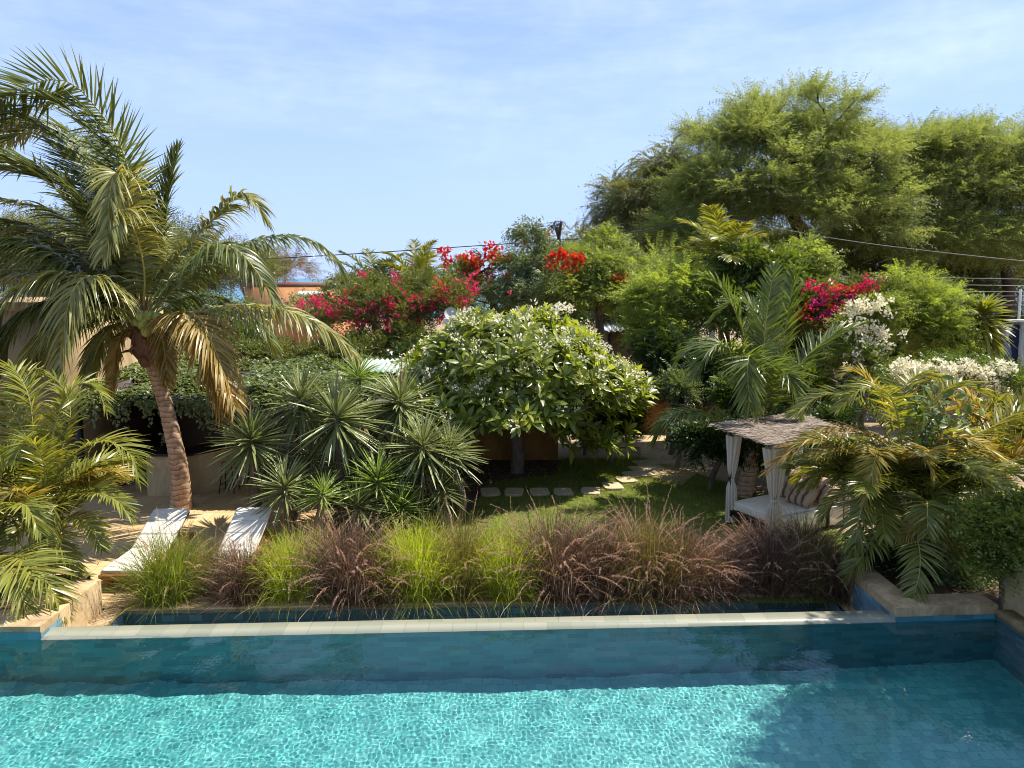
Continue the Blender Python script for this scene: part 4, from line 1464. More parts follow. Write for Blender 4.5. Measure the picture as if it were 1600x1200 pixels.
# ================================================================== PLANTS
# ---- the big coconut palm
PB = G(284, 795)
pal = thing('coconut_palm', PB, 'big leaning coconut palm with green nuts, in front of the bar', 'palm')
YP = PB[1]
CY = 16.1                                   # distance of the crown
g = Geo()
tp = [PB - A([0, 0, 0.1]), D(281, 740, YP - 0.1), D(270, 680, YP - 0.1), D(255, 620, YP - 0.15), D(240, 575, CY + 0.1), D(228, 535, CY), D(222, 505, CY)]
pts = spline(tp, 90)
k = np.linspace(0, 1, 90)
rad = np.interp(k, [0, 0.06, 0.2, 0.5, 0.8, 1], [0.31, 0.245, 0.2, 0.165, 0.15, 0.14])
rad = rad * (0.97 + 0.045 * ((k * 31 + 0.35 * np.sin(k * 23)) % 1.0) + 0.015 * np.sin(k * 200)) + np.random.default_rng(9).normal(0, 0.003, 90)
g.tube(pts, rad, 20)
g.build('trunk', M['cocobark'], pal, smooth=True)
rp = np.random.default_rng(31)
cc = D(222, 505, CY)
g = Geo()                                   # fibrous boot around the growing point, with old leaf bases
g.tube([D(234, 570, CY + 0.1), D(228, 545, CY), D(221, 515, CY), D(219, 490, CY), D(220, 465, CY)], [0.18, 0.26, 0.25, 0.2, 0.08], 14)
for i in range(22):
    az = i * 2.4
    d = A([math.cos(az), math.sin(az), 0])
    p0 = D(232 - i * 0.5, 572 - i * 3.2, CY) + d * 0.14
    L = rp.uniform(0.25, 0.5)
    q = [p0, p0 + d * L * 0.4 + A([0, 0, L * 0.35]), p0 + d * L * 0.8 + A([0, 0, L * rp.uniform(0.1, 0.6)])]
    g.tube(spline(q, 6), np.linspace(0.075, 0.02, 6), 6)
g.build('leaf_bases', M['fibre'], pal, smooth=True)
nuts = [(233, 482), (222, 497), (238, 503), (219, 483), (228, 508), (249, 494), (246, 486), (226, 490), (213, 493), (296, 486), (281, 484), (207, 470)]
for i, (px, py) in enumerate(nuts):
    c = D(px, py + 10, CY - 0.62 + 0.09 * (i % 3))
    g = Geo()
    kk = np.linspace(-1, 1, 9)
    axd = nrm(rp.normal(0, 0.35, 3) + A([0, 0, -1.0]))
    g.tube([c + axd * q * 0.125 for q in kk], 0.105 * np.sqrt(np.maximum(1 - kk ** 2, 0.003)) * (1 - 0.12 * kk), 12)
    g.tube(spline([c - axd * 0.1, (c + cc) / 2 + A([0, 0, 0.12]), cc + A([0, 0, 0.1])], 6), 0.012, 5)
    g.build('coconut', M['nut'], pal, smooth=True)

FR = [  # (points on the midrib: px, py, offset in distance from the crown), material, leaflet length, sag, wind(x), options
    ([(222, 500, 0), (221, 420, .1), (214, 325, .2), (192, 245, .3), (155, 188, .3), (108, 155, .2), (40, 172, .1), (-60, 240, 0)], 'coco', .92, .1, -.06, dict(lift=.03, fwd=(.3, .85))),
    ([(218, 500, 0), (205, 420, .5), (180, 320, .9), (140, 245, 1.1), (95, 205, 1.2), (40, 205, 1.2), (-30, 250, 1.2)], 'coco', 1.1, .15, -.08, dict(lift=.05, fwd=(.25, .85))),
    ([(214, 500, 0), (190, 430, -.1), (150, 350, -.2), (105, 290, -.3), (45, 260, -.4), (-30, 240, -.5), (-90, 260, -.5)], 'coco', 1.05, .35, -.15, {}),
    ([(213, 500, 0), (170, 440, .4), (110, 390, .6), (40, 350, .7), (-50, 340, .8)], 'coco', .95, .75, -.1, {}),
    ([(210, 505, 0), (160, 460, -.2), (100, 405, -.4), (30, 375, -.6), (-50, 390, -.7)], 'coco', .95, .8, 0, {}),
    ([(214, 500, 0), (212, 410, -.25), (202, 320, -.5), (183, 268, -.8), (172, 300, -1.25), (168, 360, -1.45)], 'cocopale', .85, .7, -.1, dict(fwd=(.5, 1.1))),
    ([(222, 495, 0), (226, 430, -.2), (214, 370, -.5), (196, 330, -.9), (180, 340, -1.3), (160, 400, -1.7)], 'cocopale', .85, .8, -.05, {}),
    ([(224, 495, 0), (238, 430, .3), (252, 370, .4), (262, 310, .5), (272, 258, .5), (280, 232, .5)], 'coco', .72, .12, .12, dict(fwd=(.5, 1.15), pet=.2)),
    ([(226, 495, 0), (240, 455, .1), (265, 412, .15), (305, 372, .2), (350, 325, .2), (375, 302, .1), (398, 316, 0), (415, 345, 0)], 'cocopale', .85, .65, .12, dict(pet=.22, rr=.034)),
    ([(226, 497, 0), (262, 450, .5), (318, 410, .8), (385, 380, 1.0), (440, 368, 1.0), (492, 378, 1.0), (528, 412, 1.0), (536, 440, 1.0)], 'coco', .85, .85, .1, {}),
    ([(226, 500, 0), (255, 468, -.3), (295, 430, -.5), (335, 385, -.7), (372, 392, -.9), (405, 430, -1.1), (430, 470, -1.2)], 'coco', .9, .85, .05, {}),
    ([(228, 505, 0), (275, 492, -.2), (340, 479, -.5), (410, 478, -.7), (470, 492, -.8), (520, 522, -.9), (556, 556, -.9)], 'cocopale', .98, .9, .02, dict(rr=.034)),
    ([(228, 508, 0), (262, 497, -.5), (292, 494, -.9), (312, 515, -1.2), (325, 560, -1.35), (338, 610, -1.4), (350, 655, -1.4)], 'cocodry', .85, .75, .12, dict(fwd=(.2, .9))),
    ([(212, 505, 0), (150, 470, -.3), (80, 470, -.7), (20, 510, -1), (-10, 590, -1.1)], 'coco', .95, .8, 0, {}),
    ([(212, 508, 0), (160, 480, -.8), (110, 490, -1.2), (60, 540, -1.4), (40, 600, -1.4)], 'cocopale', .85, .8, 0, {}),
    ([(212, 505, 0), (175, 460, -.4), (130, 430, -.8), (75, 428, -1.1), (20, 455, -1.4), (-25, 520, -1.5)], 'cocopale', 1.0, .9, 0, dict(rr=.034)),
    ([(214, 508, 0), (180, 465, -.7), (145, 432, -1.2), (118, 448, -1.6), (103, 500, -1.8), (92, 580, -1.9)], 'cocopale', .95, .85, 0, {}),
    ([(210, 505, 0), (165, 478, .5), (110, 440, .9), (40, 425, 1.2), (-40, 450, 1.3)], 'coco', 1.0, .95, 0, {}),
    ([(210, 508, 0), (175, 492, .3), (140, 490, .5), (95, 520, .6), (60, 580, .6)], 'coco', .9, .9, .05, {}),
    ([(212, 512, 0), (195, 505, .1), (170, 515, .15), (150, 550, .2), (140, 600, .2)], 'cocopale', .7, .8, .05, {}),
    ([(214, 512, 0), (192, 520, -.3), (180, 560, -.45), (176, 610, -.5)], 'cocodry', .5, .7, 0, {}),
    ([(232, 515, 0), (250, 520, -.3), (258, 560, -.4), (262, 600, -.4)], 'cocodry', .45, .8, 0, {}),
    ([(226, 500, 0), (262, 478, .6), (305, 462, 1.0), (360, 470, 1.3), (405, 505, 1.4), (430, 545, 1.4)], 'coco', .9, .9, .05, {}),
    ([(212, 500, 0), (180, 420, .9), (140, 370, 1.4), (80, 330, 1.6), (0, 310, 1.7)], 'coco', .95, .6, -.15, {}),
    ([(220, 498, 0), (222, 440, .6), (215, 370, 1.0), (195, 310, 1.3), (160, 280, 1.5), (110, 285, 1.6)], 'coco', .9, .45, -.2, {}),
]
for i, (pp, mt, ll, sag, wx, kw) in enumerate(FR):
    pts = [D(a, b, CY + c) for a, b, c in pp]
    pts[0] = pts[0] * 0.3 + cc * 0.7
    kw = dict(kw)
    kw.setdefault('rr', 0.032)
    for rep_ in range(3 if i < 3 else 2 if i in (3, 4, 12, 13, 14) else 1):
        q = [p.copy() for p in pts]
        if rep_:
            sh = rp.normal(0, 1, 3) * A([0.3, 0.35, 0.22])
            for j in range(1, len(q)):
                q[j] = q[j] + sh * j / (len(q) - 1) + rp.normal(0, 0.03, 3)
        g = frond_geo(q, rp, nl=128, ll=ll * 1.2, lw=0.05, sag=sag * (1.5 if sag > 0.55 else 1.0), wind=(wx, 0, 0), **kw)
        g.build('frond', [M['rachisy' if mt != 'coco' else 'rachis'], M[mt]], pal)
g = Geo()                                   # drooping dead fronds and flower stalks below the crown
for i in range(9):
    az = rp.uniform(2.2, 5.6)
    p = cc + A([0, 0, -0.1 * rp.uniform(0, 3)])
    g.tube(arc(p, az, rp.uniform(-0.2, 0.9), rp.uniform(0.5, 0.9), rp.uniform(0.8, 1.8)), np.linspace(0.03, 0.008, 7), 5)
g.build('flower_stalks', M['fibre'], pal)


def pixfrond(parent, rng, pp, Y0, mt, **kw):
    pts = [D(a, b, Y0 + c) for a, b, c in pp]
    g = frond_geo(pts, rng, **kw)
    return g.build('frond', [M['rachis'], M[mt]], parent)


# ---- areca palms, left
def areca(base, label, seed, stems, fronds, free, mats, rad=0.9, Lr=(1.5, 2.1), group=None, hgt=1.0):
    rng = np.random.default_rng(seed)
    t = thing('areca_palm', base, label, 'palm', group)
    tops = []
    for i in range(stems):
        a = rng.uniform(0, 6.28)
        b = A(base) + A([math.cos(a), math.sin(a), 0]) * rng.uniform(0.05, 0.3)
        top = b + A([math.cos(a) * rng.uniform(0.1, 0.5), math.sin(a) * rng.uniform(0.1, 0.4), rng.uniform(0.55, 1.15) * hgt])
        g = Geo()
        q = spline([b - A([0, 0, 0.05]), (b + top) / 2 + rng.normal(0, 0.04, 3), top], 24)
        g.tube(q, np.linspace(0.055, 0.034, 24) * (1 + 0.1 * ((np.arange(24) % 4) == 0)), 9)
        g.build('stem', M['arecastem'], t, smooth=True)
        tops.append(top)
    for i in range(free):
        p = tops[i % len(tops)]
        az = rng.uniform(0, 6.28)
        g = frond_geo(arc(p, az, rng.uniform(0.75, 1.4), rng.uniform(*Lr), rng.uniform(1.2, 2.3)), rng, nl=64, ll=0.56, lw=0.033, sag=0.42, pet=0.2, lift=0.35, rr=0.018, fwd=(0.45, 1.0), seg=4)
        g.build('frond', [M['rachisy'], M[mats[rng.integers(0, len(mats))]]], t)
    for pp, Y0, mt, ll in fronds:
        pixfrond(t, rng, pp, Y0, mt, nl=68, ll=ll * 1.1, lw=0.034, sag=0.4, pet=0.18, lift=0.3, rr=0.018, fwd=(0.4, 1.0), seg=4)
    return t


areca(D(75, 900, 12.4) * A([1, 1, 0]) + A([0, 0, 0.05]), 'sunlit yellow green areca palm beside the terrace, below the tan building', 41, 7, [
    ([(70, 790, 0), (78, 700, 0), (95, 640, 0), (122, 600, .1), (150, 605, .2), (166, 640, .2)], 12.4, 'areca', .55),
    ([(85, 790, 0), (92, 735, -.1), (130, 700, -.2), (170, 690, -.3), (205, 712, -.4), (216, 750, -.4)], 12.3, 'areca', .62),
    ([(60, 790, 0), (55, 730, 0), (35, 670, .1), (5, 625, .2), (-20, 610, .2)], 12.4, 'areca', .55),
    ([(60, 800, 0), (70, 745, -.5), (62, 705, -.8), (40, 690, -1), (20, 720, -1.2)], 12.2, 'areca', .5),
    ([(90, 810, 0), (110, 780, -.2), (150, 770, -.4), (185, 785, -.6), (205, 812, -.6)], 12.0, 'areca', .42),
    ([(60, 810, 0), (90, 790, -.6), (80, 800, -.9), (75, 850, -1.0), (80, 890, -1.0)], 12.0, 'arecadk', .45),
    ([(80, 820, 0), (115, 808, -.3), (145, 825, -.5), (160, 860, -.6)], 11.9, 'areca', .4),
    ([(70, 790, 0), (100, 690, .3), (110, 640, .5), (95, 600, .6), (75, 585, .6)], 12.5, 'areca', .5),
    ([(50, 800, 0), (20, 750, -.2), (-10, 720, -.3), (-40, 730, -.3)], 12.2, 'areca', .55),
    ([(50, 800, 0), (52, 690, .1), (45, 620, .2), (20, 575, .3), (-10, 575, .3)], 12.4, 'areca', .6),
    ([(40, 800, 0), (25, 700, .2), (15, 640, .3), (30, 590, .4), (60, 575, .4)], 12.5, 'arecadk', .55),
    ([(40, 830, 0), (50, 790, -.6), (30, 765, -.9), (0, 790, -1.1), (-15, 850, -1.2)], 12.0, 'arecay', .5),
], 20, ['areca', 'areca', 'arecadk', 'arecay'], hgt=0.9, Lr=(1.3, 1.9))
areca(D(-5, 960, 11.0) * A([1, 1, 0]) + A([0, 0, 0.05]), 'pale areca palm at the left frame edge leaning over the pool coping', 42, 5, [
    ([(-20, 900, 0), (20, 868, -.2), (55, 885, -.4), (80, 920, -.5), (98, 958, -.5)], 10.7, 'areca', .6),
    ([(-30, 900, 0), (0, 880, -.3), (25, 905, -.6), (40, 950, -.7)], 10.6, 'areca', .6),
    ([(-20, 880, 0), (30, 830, .2), (70, 825, .2), (100, 860, .2), (120, 910, .2)], 11.0, 'areca', .5),
    ([(-30, 880, 0), (-10, 790, .1), (10, 720, .2), (40, 690, .3)], 11.1, 'areca', .6),
    ([(10, 900, 0), (60, 880, .2), (100, 890, .3), (140, 915, .3)], 11.2, 'areca', .4),
    ([(-20, 880, 0), (10, 800, 0), (40, 790, -.2), (60, 830, -.3)], 11.0, 'areca', .5),
], 5, ['areca', 'arecadk'], hgt=0.5, Lr=(1.2, 1.7))

# ---- areca palms, right
areca(A([7.0, 12.3, 0.07]), 'large areca palm clump with mixed green and orange fronds beside the daybed', 51, 7, [
    ([(1410, 720, 0), (1370, 685, -.1), (1320, 673, -.2), (1262, 688, -.3), (1225, 712, -.3), (1200, 738, -.3)], 12.5, 'arecao', .55),
    ([(1405, 715, 0), (1370, 655, .1), (1330, 622, .2), (1285, 618, .2), (1238, 650, .1)], 12.6, 'arecadk', .55),
    ([(1410, 700, 0), (1385, 640, .2), (1360, 598, .3), (1335, 580, .4), (1318, 586, .4)], 12.7, 'arecay', .5),
    ([(1415, 700, 0), (1410, 635, .3), (1420, 595, .5), (1445, 585, .6), (1470, 600, .6)], 12.7, 'areca', .5),
    ([(1440, 710, 0), (1490, 690, 0), (1540, 672, .1), (1600, 640, .1), (1650, 640, .1)], 12.5, 'areca', .6),
    ([(1435, 715, 0), (1480, 685, -.4), (1525, 690, -.7), (1555, 715, -.8), (1572, 745, -.9)], 12.3, 'arecay', .42),
    ([(1410, 730, 0), (1420, 712, -.5), (1438, 710, -.9), (1452, 728, -1.0), (1455, 752, -1.0)], 12.3, 'arecay', .34),
    ([(1400, 730, 0), (1380, 705, -.5), (1370, 712, -.9), (1360, 745, -1.0), (1352, 790, -1.0)], 12.3, 'arecay', .4),
    ([(1445, 740, 0), (1490, 718, -.4), (1512, 722, -.6), (1530, 750, -.7), (1540, 775, -.7)], 12.2, 'areca', .45),
    ([(1450, 760, 0), (1510, 752, -.1), (1560, 752, -.2), (1605, 772, -.2)], 12.2, 'areca', .45),
    ([(1440, 780, 0), (1478, 775, -.5), (1462, 800, -.8), (1432, 825, -.9), (1402, 840, -1.0)], 12.0, 'arecay', .48),
    ([(1420, 830, 0), (1432, 835, -.8), (1438, 880, -1.3), (1430, 925, -1.5), (1420, 962, -1.55)], 11.9, 'arecadk', .45),
    ([(1400, 800, 0), (1382, 815, -.4), (1362, 845, -.7), (1340, 880, -.8), (1325, 905, -.8)], 12.0, 'arecadk', .48),
    ([(1400, 760, 0), (1370, 765, -.5), (1345, 800, -.8), (1335, 860, -.9)], 12.1, 'arecadk', .5),
    ([(1410, 700, 0), (1400, 640, -.3), (1380, 610, -.5), (1345, 608, -.7), (1310, 640, -.8)], 12.4, 'areca', .5),
    ([(1440, 820, 0), (1470, 830, -.5), (1480, 870, -.7), (1470, 910, -.7)], 12.0, 'arecadk', .4),
    ([(1425, 700, 0), (1440, 650, 0), (1470, 615, 0), (1500, 600, 0), (1540, 615, 0)], 12.7, 'areca', .5),
    ([(1430, 700, 0), (1460, 650, .2), (1500, 640, .3), (1545, 665, .3)], 12.7, 'arecay', .5),
    ([(1400, 720, 0), (1350, 700, .4), (1300, 720, .6), (1270, 760, .6)], 12.7, 'areca', .5),
], 66, ['areca', 'arecadk', 'arecadk', 'areca', 'areca', 'arecay'], hgt=1.15, Lr=(1.3, 2.0))
areca(A([9.5, 13.2, 0.07]), 'yellowing areca palm at the far right edge behind the bright bush', 52, 5, [
    ([(1560, 760, 0), (1570, 690, 0), (1590, 640, 0), (1620, 610, 0)], 13, 'areca', .5),
    ([(1560, 760, 0), (1540, 690, 0), (1530, 640, .1), (1505, 610, .2)], 13, 'arecay', .5),
    ([(1570, 770, 0), (1540, 720, -.3), (1500, 705, -.5), (1470, 730, -.6)], 12.8, 'areca', .5),
    ([(1570, 780, 0), (1550, 790, -.5), (1520, 830, -.8), (1505, 880, -.9)], 12.6, 'areca', .45),
    ([(1560, 770, 0), (1520, 660, .3), (1480, 620, .4), (1440, 625, .4)], 13, 'arecay', .5),
    ([(1560, 770, 0), (1590, 700, -.1), (1615, 690, -.2)], 12.9, 'arecay', .5),
], 6, ['areca', 'areca', 'arecay'], hgt=1.3, Lr=(1.2, 1.7))
# climbing vine with broad leaves in the right clump
rv = np.random.default_rng(54)
vb = D(1458, 655, 11.9)
t = thing('climbing_vine', vb, 'broad leaved climbing vine tangled in the areca palm fronds', 'vine')
g = Geo()
n = 150
pos = vb + rv.normal(0, 1, (n, 3)) * A([0.26, 0.22, 0.33])
g.scatter(t_leaf(0.17, 0.095, 3, 0.3, 0.12), frames(sph(rv, n) + A([0, -0.3, -0.2]), nrm(A([0, -0.6, 0.8]) + sph(rv, n) * 0.5)), pos, rv.uniform(0.6, 1.3, n))
g.build('foliage', M['midgreen'], t)
g = Geo()
for i in range(5):
    q = [vb + rv.normal(0, 0.2, 3), vb + rv.normal(0, 0.15, 3) + A([0, 0, -0.6]), A([7.0 + rv.normal(0, 0.2), 12.3, 0.1])]
    g.tube(spline(q, 12), 0.011, 5)
g.build('stems', M['bark'], t)

# ---- young coconut palm behind the daybed
rng = np.random.default_rng(61)
yb = A([5.75, 17.4, GZ])
yc = thing('coconut_palm', yb, 'young coconut palm with upright fronds rising behind the daybed', 'palm')
g = Geo()
ytop = D(1188, 655, 17.4)
g.tube(spline([yb, (yb + ytop) / 2, ytop], 14), np.linspace(0.22, 0.14, 14), 12)
g.build('trunk', M['cocobark'], yc, smooth=True)
for pp, ll, sag in [
    ([(1188, 660, 0), (1170, 560, .2), (1150, 490, .3), (1125, 447, .3), (1096, 430, .3)], .7, .2),
    ([(1190, 660, 0), (1192, 570, -.1), (1198, 490, -.1), (1206, 440, 0), (1209, 414, 0)], .62, .08),
    ([(1194, 660, 0), (1212, 580, .2), (1228, 510, .3), (1238, 450, .4), (1242, 418, .4)], .65, .1),
    ([(1184, 660, 0), (1165, 590, -.4), (1140, 542, -.7), (1110, 545, -1), (1085, 590, -1.1)], .8, .55),
    ([(1184, 662, 0), (1160, 590, .3), (1130, 545, .5), (1095, 535, .6), (1060, 560, .6)], .7, .45),
    ([(1196, 662, 0), (1225, 610, .1), (1258, 560, .2), (1300, 525, .3), (1345, 508, .3)], .75, .3),
    ([(1180, 672, 0), (1130, 660, -.6), (1085, 645, -.8), (1048, 650, -.9), (1022, 690, -.9)], .75, .75),
    ([(1188, 662, 0), (1185, 590, -.7), (1172, 555, -1.1), (1168, 580, -1.5), (1172, 640, -1.7)], .85, .6),
    ([(1190, 662, 0), (1210, 600, -.6), (1225, 580, -1), (1240, 610, -1.2), (1250, 650, -1.3)], .7, .6),
    ([(1190, 662, 0), (1200, 560, .5), (1180, 490, .8), (1150, 470, 1.0), (1110, 500, 1.2)], .7, .4),
]:
    pixfrond(yc, rng, pp, 17.2, 'cocoyoung', nl=100, ll=ll * 1.15, lw=0.042, sag=sag * 0.8, pet=0.16, lift=0.2, rr=0.028, fwd=(0.5, 1.05), seg=4)


def smallpalm(px, py, Y, L, n, label, mt, seed, group=None, ll=0.75, els=(0.2, 1.45), base_h=None):
    rng = np.random.default_rng(seed)
    top = D(px, py, Y)
    b = A([top[0], top[1], GZ])
    t = thing('coconut_palm', b, label, 'palm', group)
    g = Geo()
    g.tube(spline([b, (b + top) / 2 + A([0.1, 0, 0]), top], 14), np.linspace(0.24, 0.15, 14), 10)
    g.build('trunk', M['cocobark'], t, smooth=True)
    for i in range(n):
        az = 2.399 * i + rng.normal(0, 0.2)
        el = els[0] + (els[1] - els[0]) * ((i + 0.5) / n)
        g = frond_geo(arc(top, az, el, L * rng.uniform(0.8, 1.1), rng.uniform(0.7, 1.5)), rng, nl=56, ll=ll, lw=0.06, sag=0.35, pet=0.2, lift=0.2, rr=0.03, fwd=(0.5, 1.05), seg=3)
        g.build('frond', [M['rachis'], M[mt]], t)
    return t


smallpalm(585, 455, 36, 2.6, 15, 'distant coconut palm, left of the pair behind the red bougainvillea', 'peltree', 62, 'distant coconut palms', els=(0.2, 1.5))
smallpalm(648, 450, 35, 2.7, 15, 'distant coconut palm, right of the pair behind the red bougainvillea', 'areca', 63, 'distant coconut palms', els=(0.3, 1.5))
smallpalm(1130, 410, 24, 2.0, 13, 'pale fronded coconut palm poking out behind the glossy mango tree', 'areca', 64, els=(0.2, 1.5))
# stub palm against the sky
sb = D(874, 395, 44)
t = thing('dead_palm', (sb[0], 44, GZ), 'thin dead forked palm stump standing against the sky', 'palm')
g = Geo()
g.tube([(sb[0], 44, GZ), (sb[0], 44, sb[2]), D(873, 368, 44)], 0.11, 8)
g.tube([D(873, 372, 44), D(876, 352, 44), D(877, 346, 44)], [0.1, 0.09, 0.08], 8)
g.build('trunk', M['darkbark'], t)
g = Geo()
rr_ = np.random.default_rng(3)
for i in range(40):
    p = D(867, 352, 44) + rr_.normal(0, 0.12, 3)
    g.tube(arc(p, rr_.uniform(0, 6.28), rr_.uniform(-0.8, 0.9), rr_.uniform(0.4, 1.0), 1.5, 4), np.linspace(0.022, 0.006, 5), 4)
g.tube([D(873, 372, 44), D(869, 356, 44)], 0.1, 6)
g.build('dead_fronds', M['darkbark'], t)

# ---- yuccas
LY = t_leaf(1.0, 0.056, 4, 0.1, 0.3, [0.55, 0.9, 1.0, 0.75, 0.08])


def yucca(px, py, Y, r, label, seed, mt='yucca', n=120, lo=-0.75, spike=False):
    rng = np.random.default_rng(seed)
    c = D(px, py, Y)
    b = A([c[0] + rng.normal(0, 0.25), Y + 0.25, GZ])
    t = thing('yucca', b, label, 'yucca', 'yucca plants beside the terrace')
    g = Geo()
    g.tube(spline([b, (b + c) / 2 + rng.normal(0, 0.08, 3), c - A([0, 0, 0.1]), c], 16), np.linspace(0.1, 0.06, 16), 9)
    g.build('trunk', M['bark'], t, smooth=True)
    g = Geo()
    i = np.arange(n)
    zz = 1 - (1 - lo) * (i + 0.5) / n
    az = i * 2.39996 + rng.normal(0, 0.15, n)
    q = np.sqrt(1 - zz ** 2)
    d = nrm(np.c_[q * np.cos(az), q * np.sin(az), zz] + rng.normal(0, 0.09, (n, 3)) + rng.normal(0, 0.16, 3) * A([1, 1, 0.3]))
    pos = c + np.c_[np.zeros((n, 2)), -0.28 * (1 - zz) / 2 + 0.1] + d * 0.05
    g.scatter(LY, frames(d, None, rng, 0.25), pos, r * rng.uniform(0.8, 1.12, n) * np.interp(zz, [-0.8, 0.2, 1], [1.0, 1.0, 0.75]))
    g.build('rosette', M[mt], t)
    nd = int(rng.integers(14, 40))
    az = rng.uniform(0, 6.28, nd)
    el = rng.uniform(-1.45, -0.75, nd)
    g = Geo()
    dd = np.c_[np.cos(el) * np.cos(az), np.cos(el) * np.sin(az), np.sin(el)]
    up_ = rng.uniform(0.05, 0.6, nd)
    pos = c + (b - c) * (up_ * 0.5)[:, None] - A([0, 0, 0.15]) + dd * 0.06
    g.scatter(t_leaf(1.0, 0.06, 4, 0.2, 0.2, [0.5, 0.8, 0.9, 0.6, 0.1]), frames(dd, None, rng, 0.6), pos, r * rng.uniform(0.5, 0.9, nd))
    g.build('dead_leaves', M['dryleaf2'], t)
    if spike:
        g = Geo()
        q = spline([c + A([0, 0, 0.1]), c + A([0.02, 0, r * 0.7]), c + A([0.05, 0, r * 1.05])], 8)
        g.tube(q, np.linspace(0.02, 0.008, 8), 5)
        m = 60
        u = rng.uniform(0.3, 1, m)
        pos = np.stack([np.interp(u * 7, np.arange(8), q[:, k_]) for k_ in range(3)], 1)
        g.scatter(t_flat(0.13, 0.02, 0.4), frames(nrm(sph(rng, m) + A([0, 0, 0.2]))), pos, rng.uniform(0.5, 1.1, m))
        g.build('flower_spike', M['dryleaf2'], t)
    return t


kpx = 1120
for i, (px, py, Y, r, lb, mt) in enumerate([
    (392, 690, 14.6, 72, 'pale spiky yucca head nearest the bar stools', 'yucca'),
    (446, 765, 14.0, 66, 'low spiky yucca head right of the shaded lounger', 'yucca'),
    (470, 628, 15.6, 66, 'tall yucca head just under the creeper roof edge', 'yucca'),
    (526, 655, 14.9, 80, 'largest yucca head, dark and round, in the middle of the cluster', 'yucca'),
    (560, 592, 16.6, 52, 'fresh green yucca tuft highest of the cluster, at the mint roof', 'yuccayoung'),
    (626, 630, 15.9, 74, 'yucca head touching the left side of the frangipani crown', 'yucca'),
    (590, 755, 14.5, 66, 'fresh green narrow yucca behind the lime grass', 'yuccayoung'),
    (662, 700, 15.0, 66, 'yucca head at the cluster right, left of the outermost one', 'yucca'),
    (704, 706, 15.3, 62, 'outermost yucca head at right, against the dark ochre wall', 'yucca'),
    (655, 755, 15.2, 60, 'low drooping yucca head above the purple grass, below the outermost one', 'yucca'),
    (505, 775, 13.9, 56, 'low bright yucca tuft between lounger and pink plumed grass', 'yuccayoung'),
    (545, 735, 15.2, 62, 'shaded yucca head below the largest one', 'yucca'),
    (420, 730, 15.2, 50, 'small shaded yucca head behind the two leftmost ones', 'yucca'),
    (484, 715, 15.4, 58, 'shaded yucca head between the tall one and the lounger tufts', 'yucca'),
    (612, 700, 15.6, 58, 'shaded yucca head below the one touching the frangipani crown', 'yucca'),
    (560, 795, 14.2, 54, 'low yucca head half buried in the pink plumed grass', 'yucca'),
    (628, 795, 14.4, 54, 'low yucca head just above the left lime grass clump', 'yuccayoung'),
    (690, 765, 15.0, 50, 'small low yucca head at the edge of the shaded stepping stones', 'yucca'),
]):
    yucca(px, py, Y, r * Y / kpx * (1, 0.94, 1.06, 1.0, 1, 0.95, 1, 1.08, 0.9, 1, 0.85, 1, 1, 1, 0.9, 1.05, 0.9, 1)[i], lb, 700 + i, mt, n=(185, 155, 190, 215, 110, 180, 125, 170, 150, 140, 100, 155, 120, 150, 130, 120, 100, 110)[i], lo=(-0.75, -0.5, -0.8, -0.85, -0.1, -0.8, -0.3, -0.6, -0.65, -0.8, -0.2, -0.7, -0.7, -0.7, -0.6, -0.4, -0.2, -0.5)[i], spike=i in (0, 3, 5))

# ---- frangipani
rng = np.random.default_rng(81)
fb = G(808, 738)
FY = 19.2
fr = thing('frangipani_tree', fb, 'broad domed frangipani tree covered in white flowers, centre of the garden', 'tree')
LF = t_leaf(0.38, 0.115, 4, 0.32, 0.14, [0.25, 0.7, 1.0, 0.9, 0.1])
cen = A([D(800, 600, FY)[0], FY, 1.85])
RAD = A([3.2, 2.9, 2.02])
N = 840
i = np.arange(N)
zz = 1 - 1.12 * (i + 0.5) / N
az = i * 2.39996 + rng.normal(0, 0.1, N)
q = np.sqrt(np.maximum(1 - zz ** 2, 0))
dn = np.c_[q * np.cos(az), q * np.sin(az), zz]
lump = 0.98 + 0.085 * np.sin(3 * az + 1.0) * q + 0.085 * np.sin(7 * zz + 2 * az) + rng.normal(0, 0.045, N)
tips = cen + dn * RAD * lump[:, None]
tips[:, 2] -= 0.25 * np.clip((tips[:, 0] - cen[0]) / 3, -1, 1) ** 2
inner = rng.uniform(0, 1, N) < 0.25
tips[inner] = cen + (tips[inner] - cen) * rng.uniform(0.72, 0.92, inner.sum())[:, None]
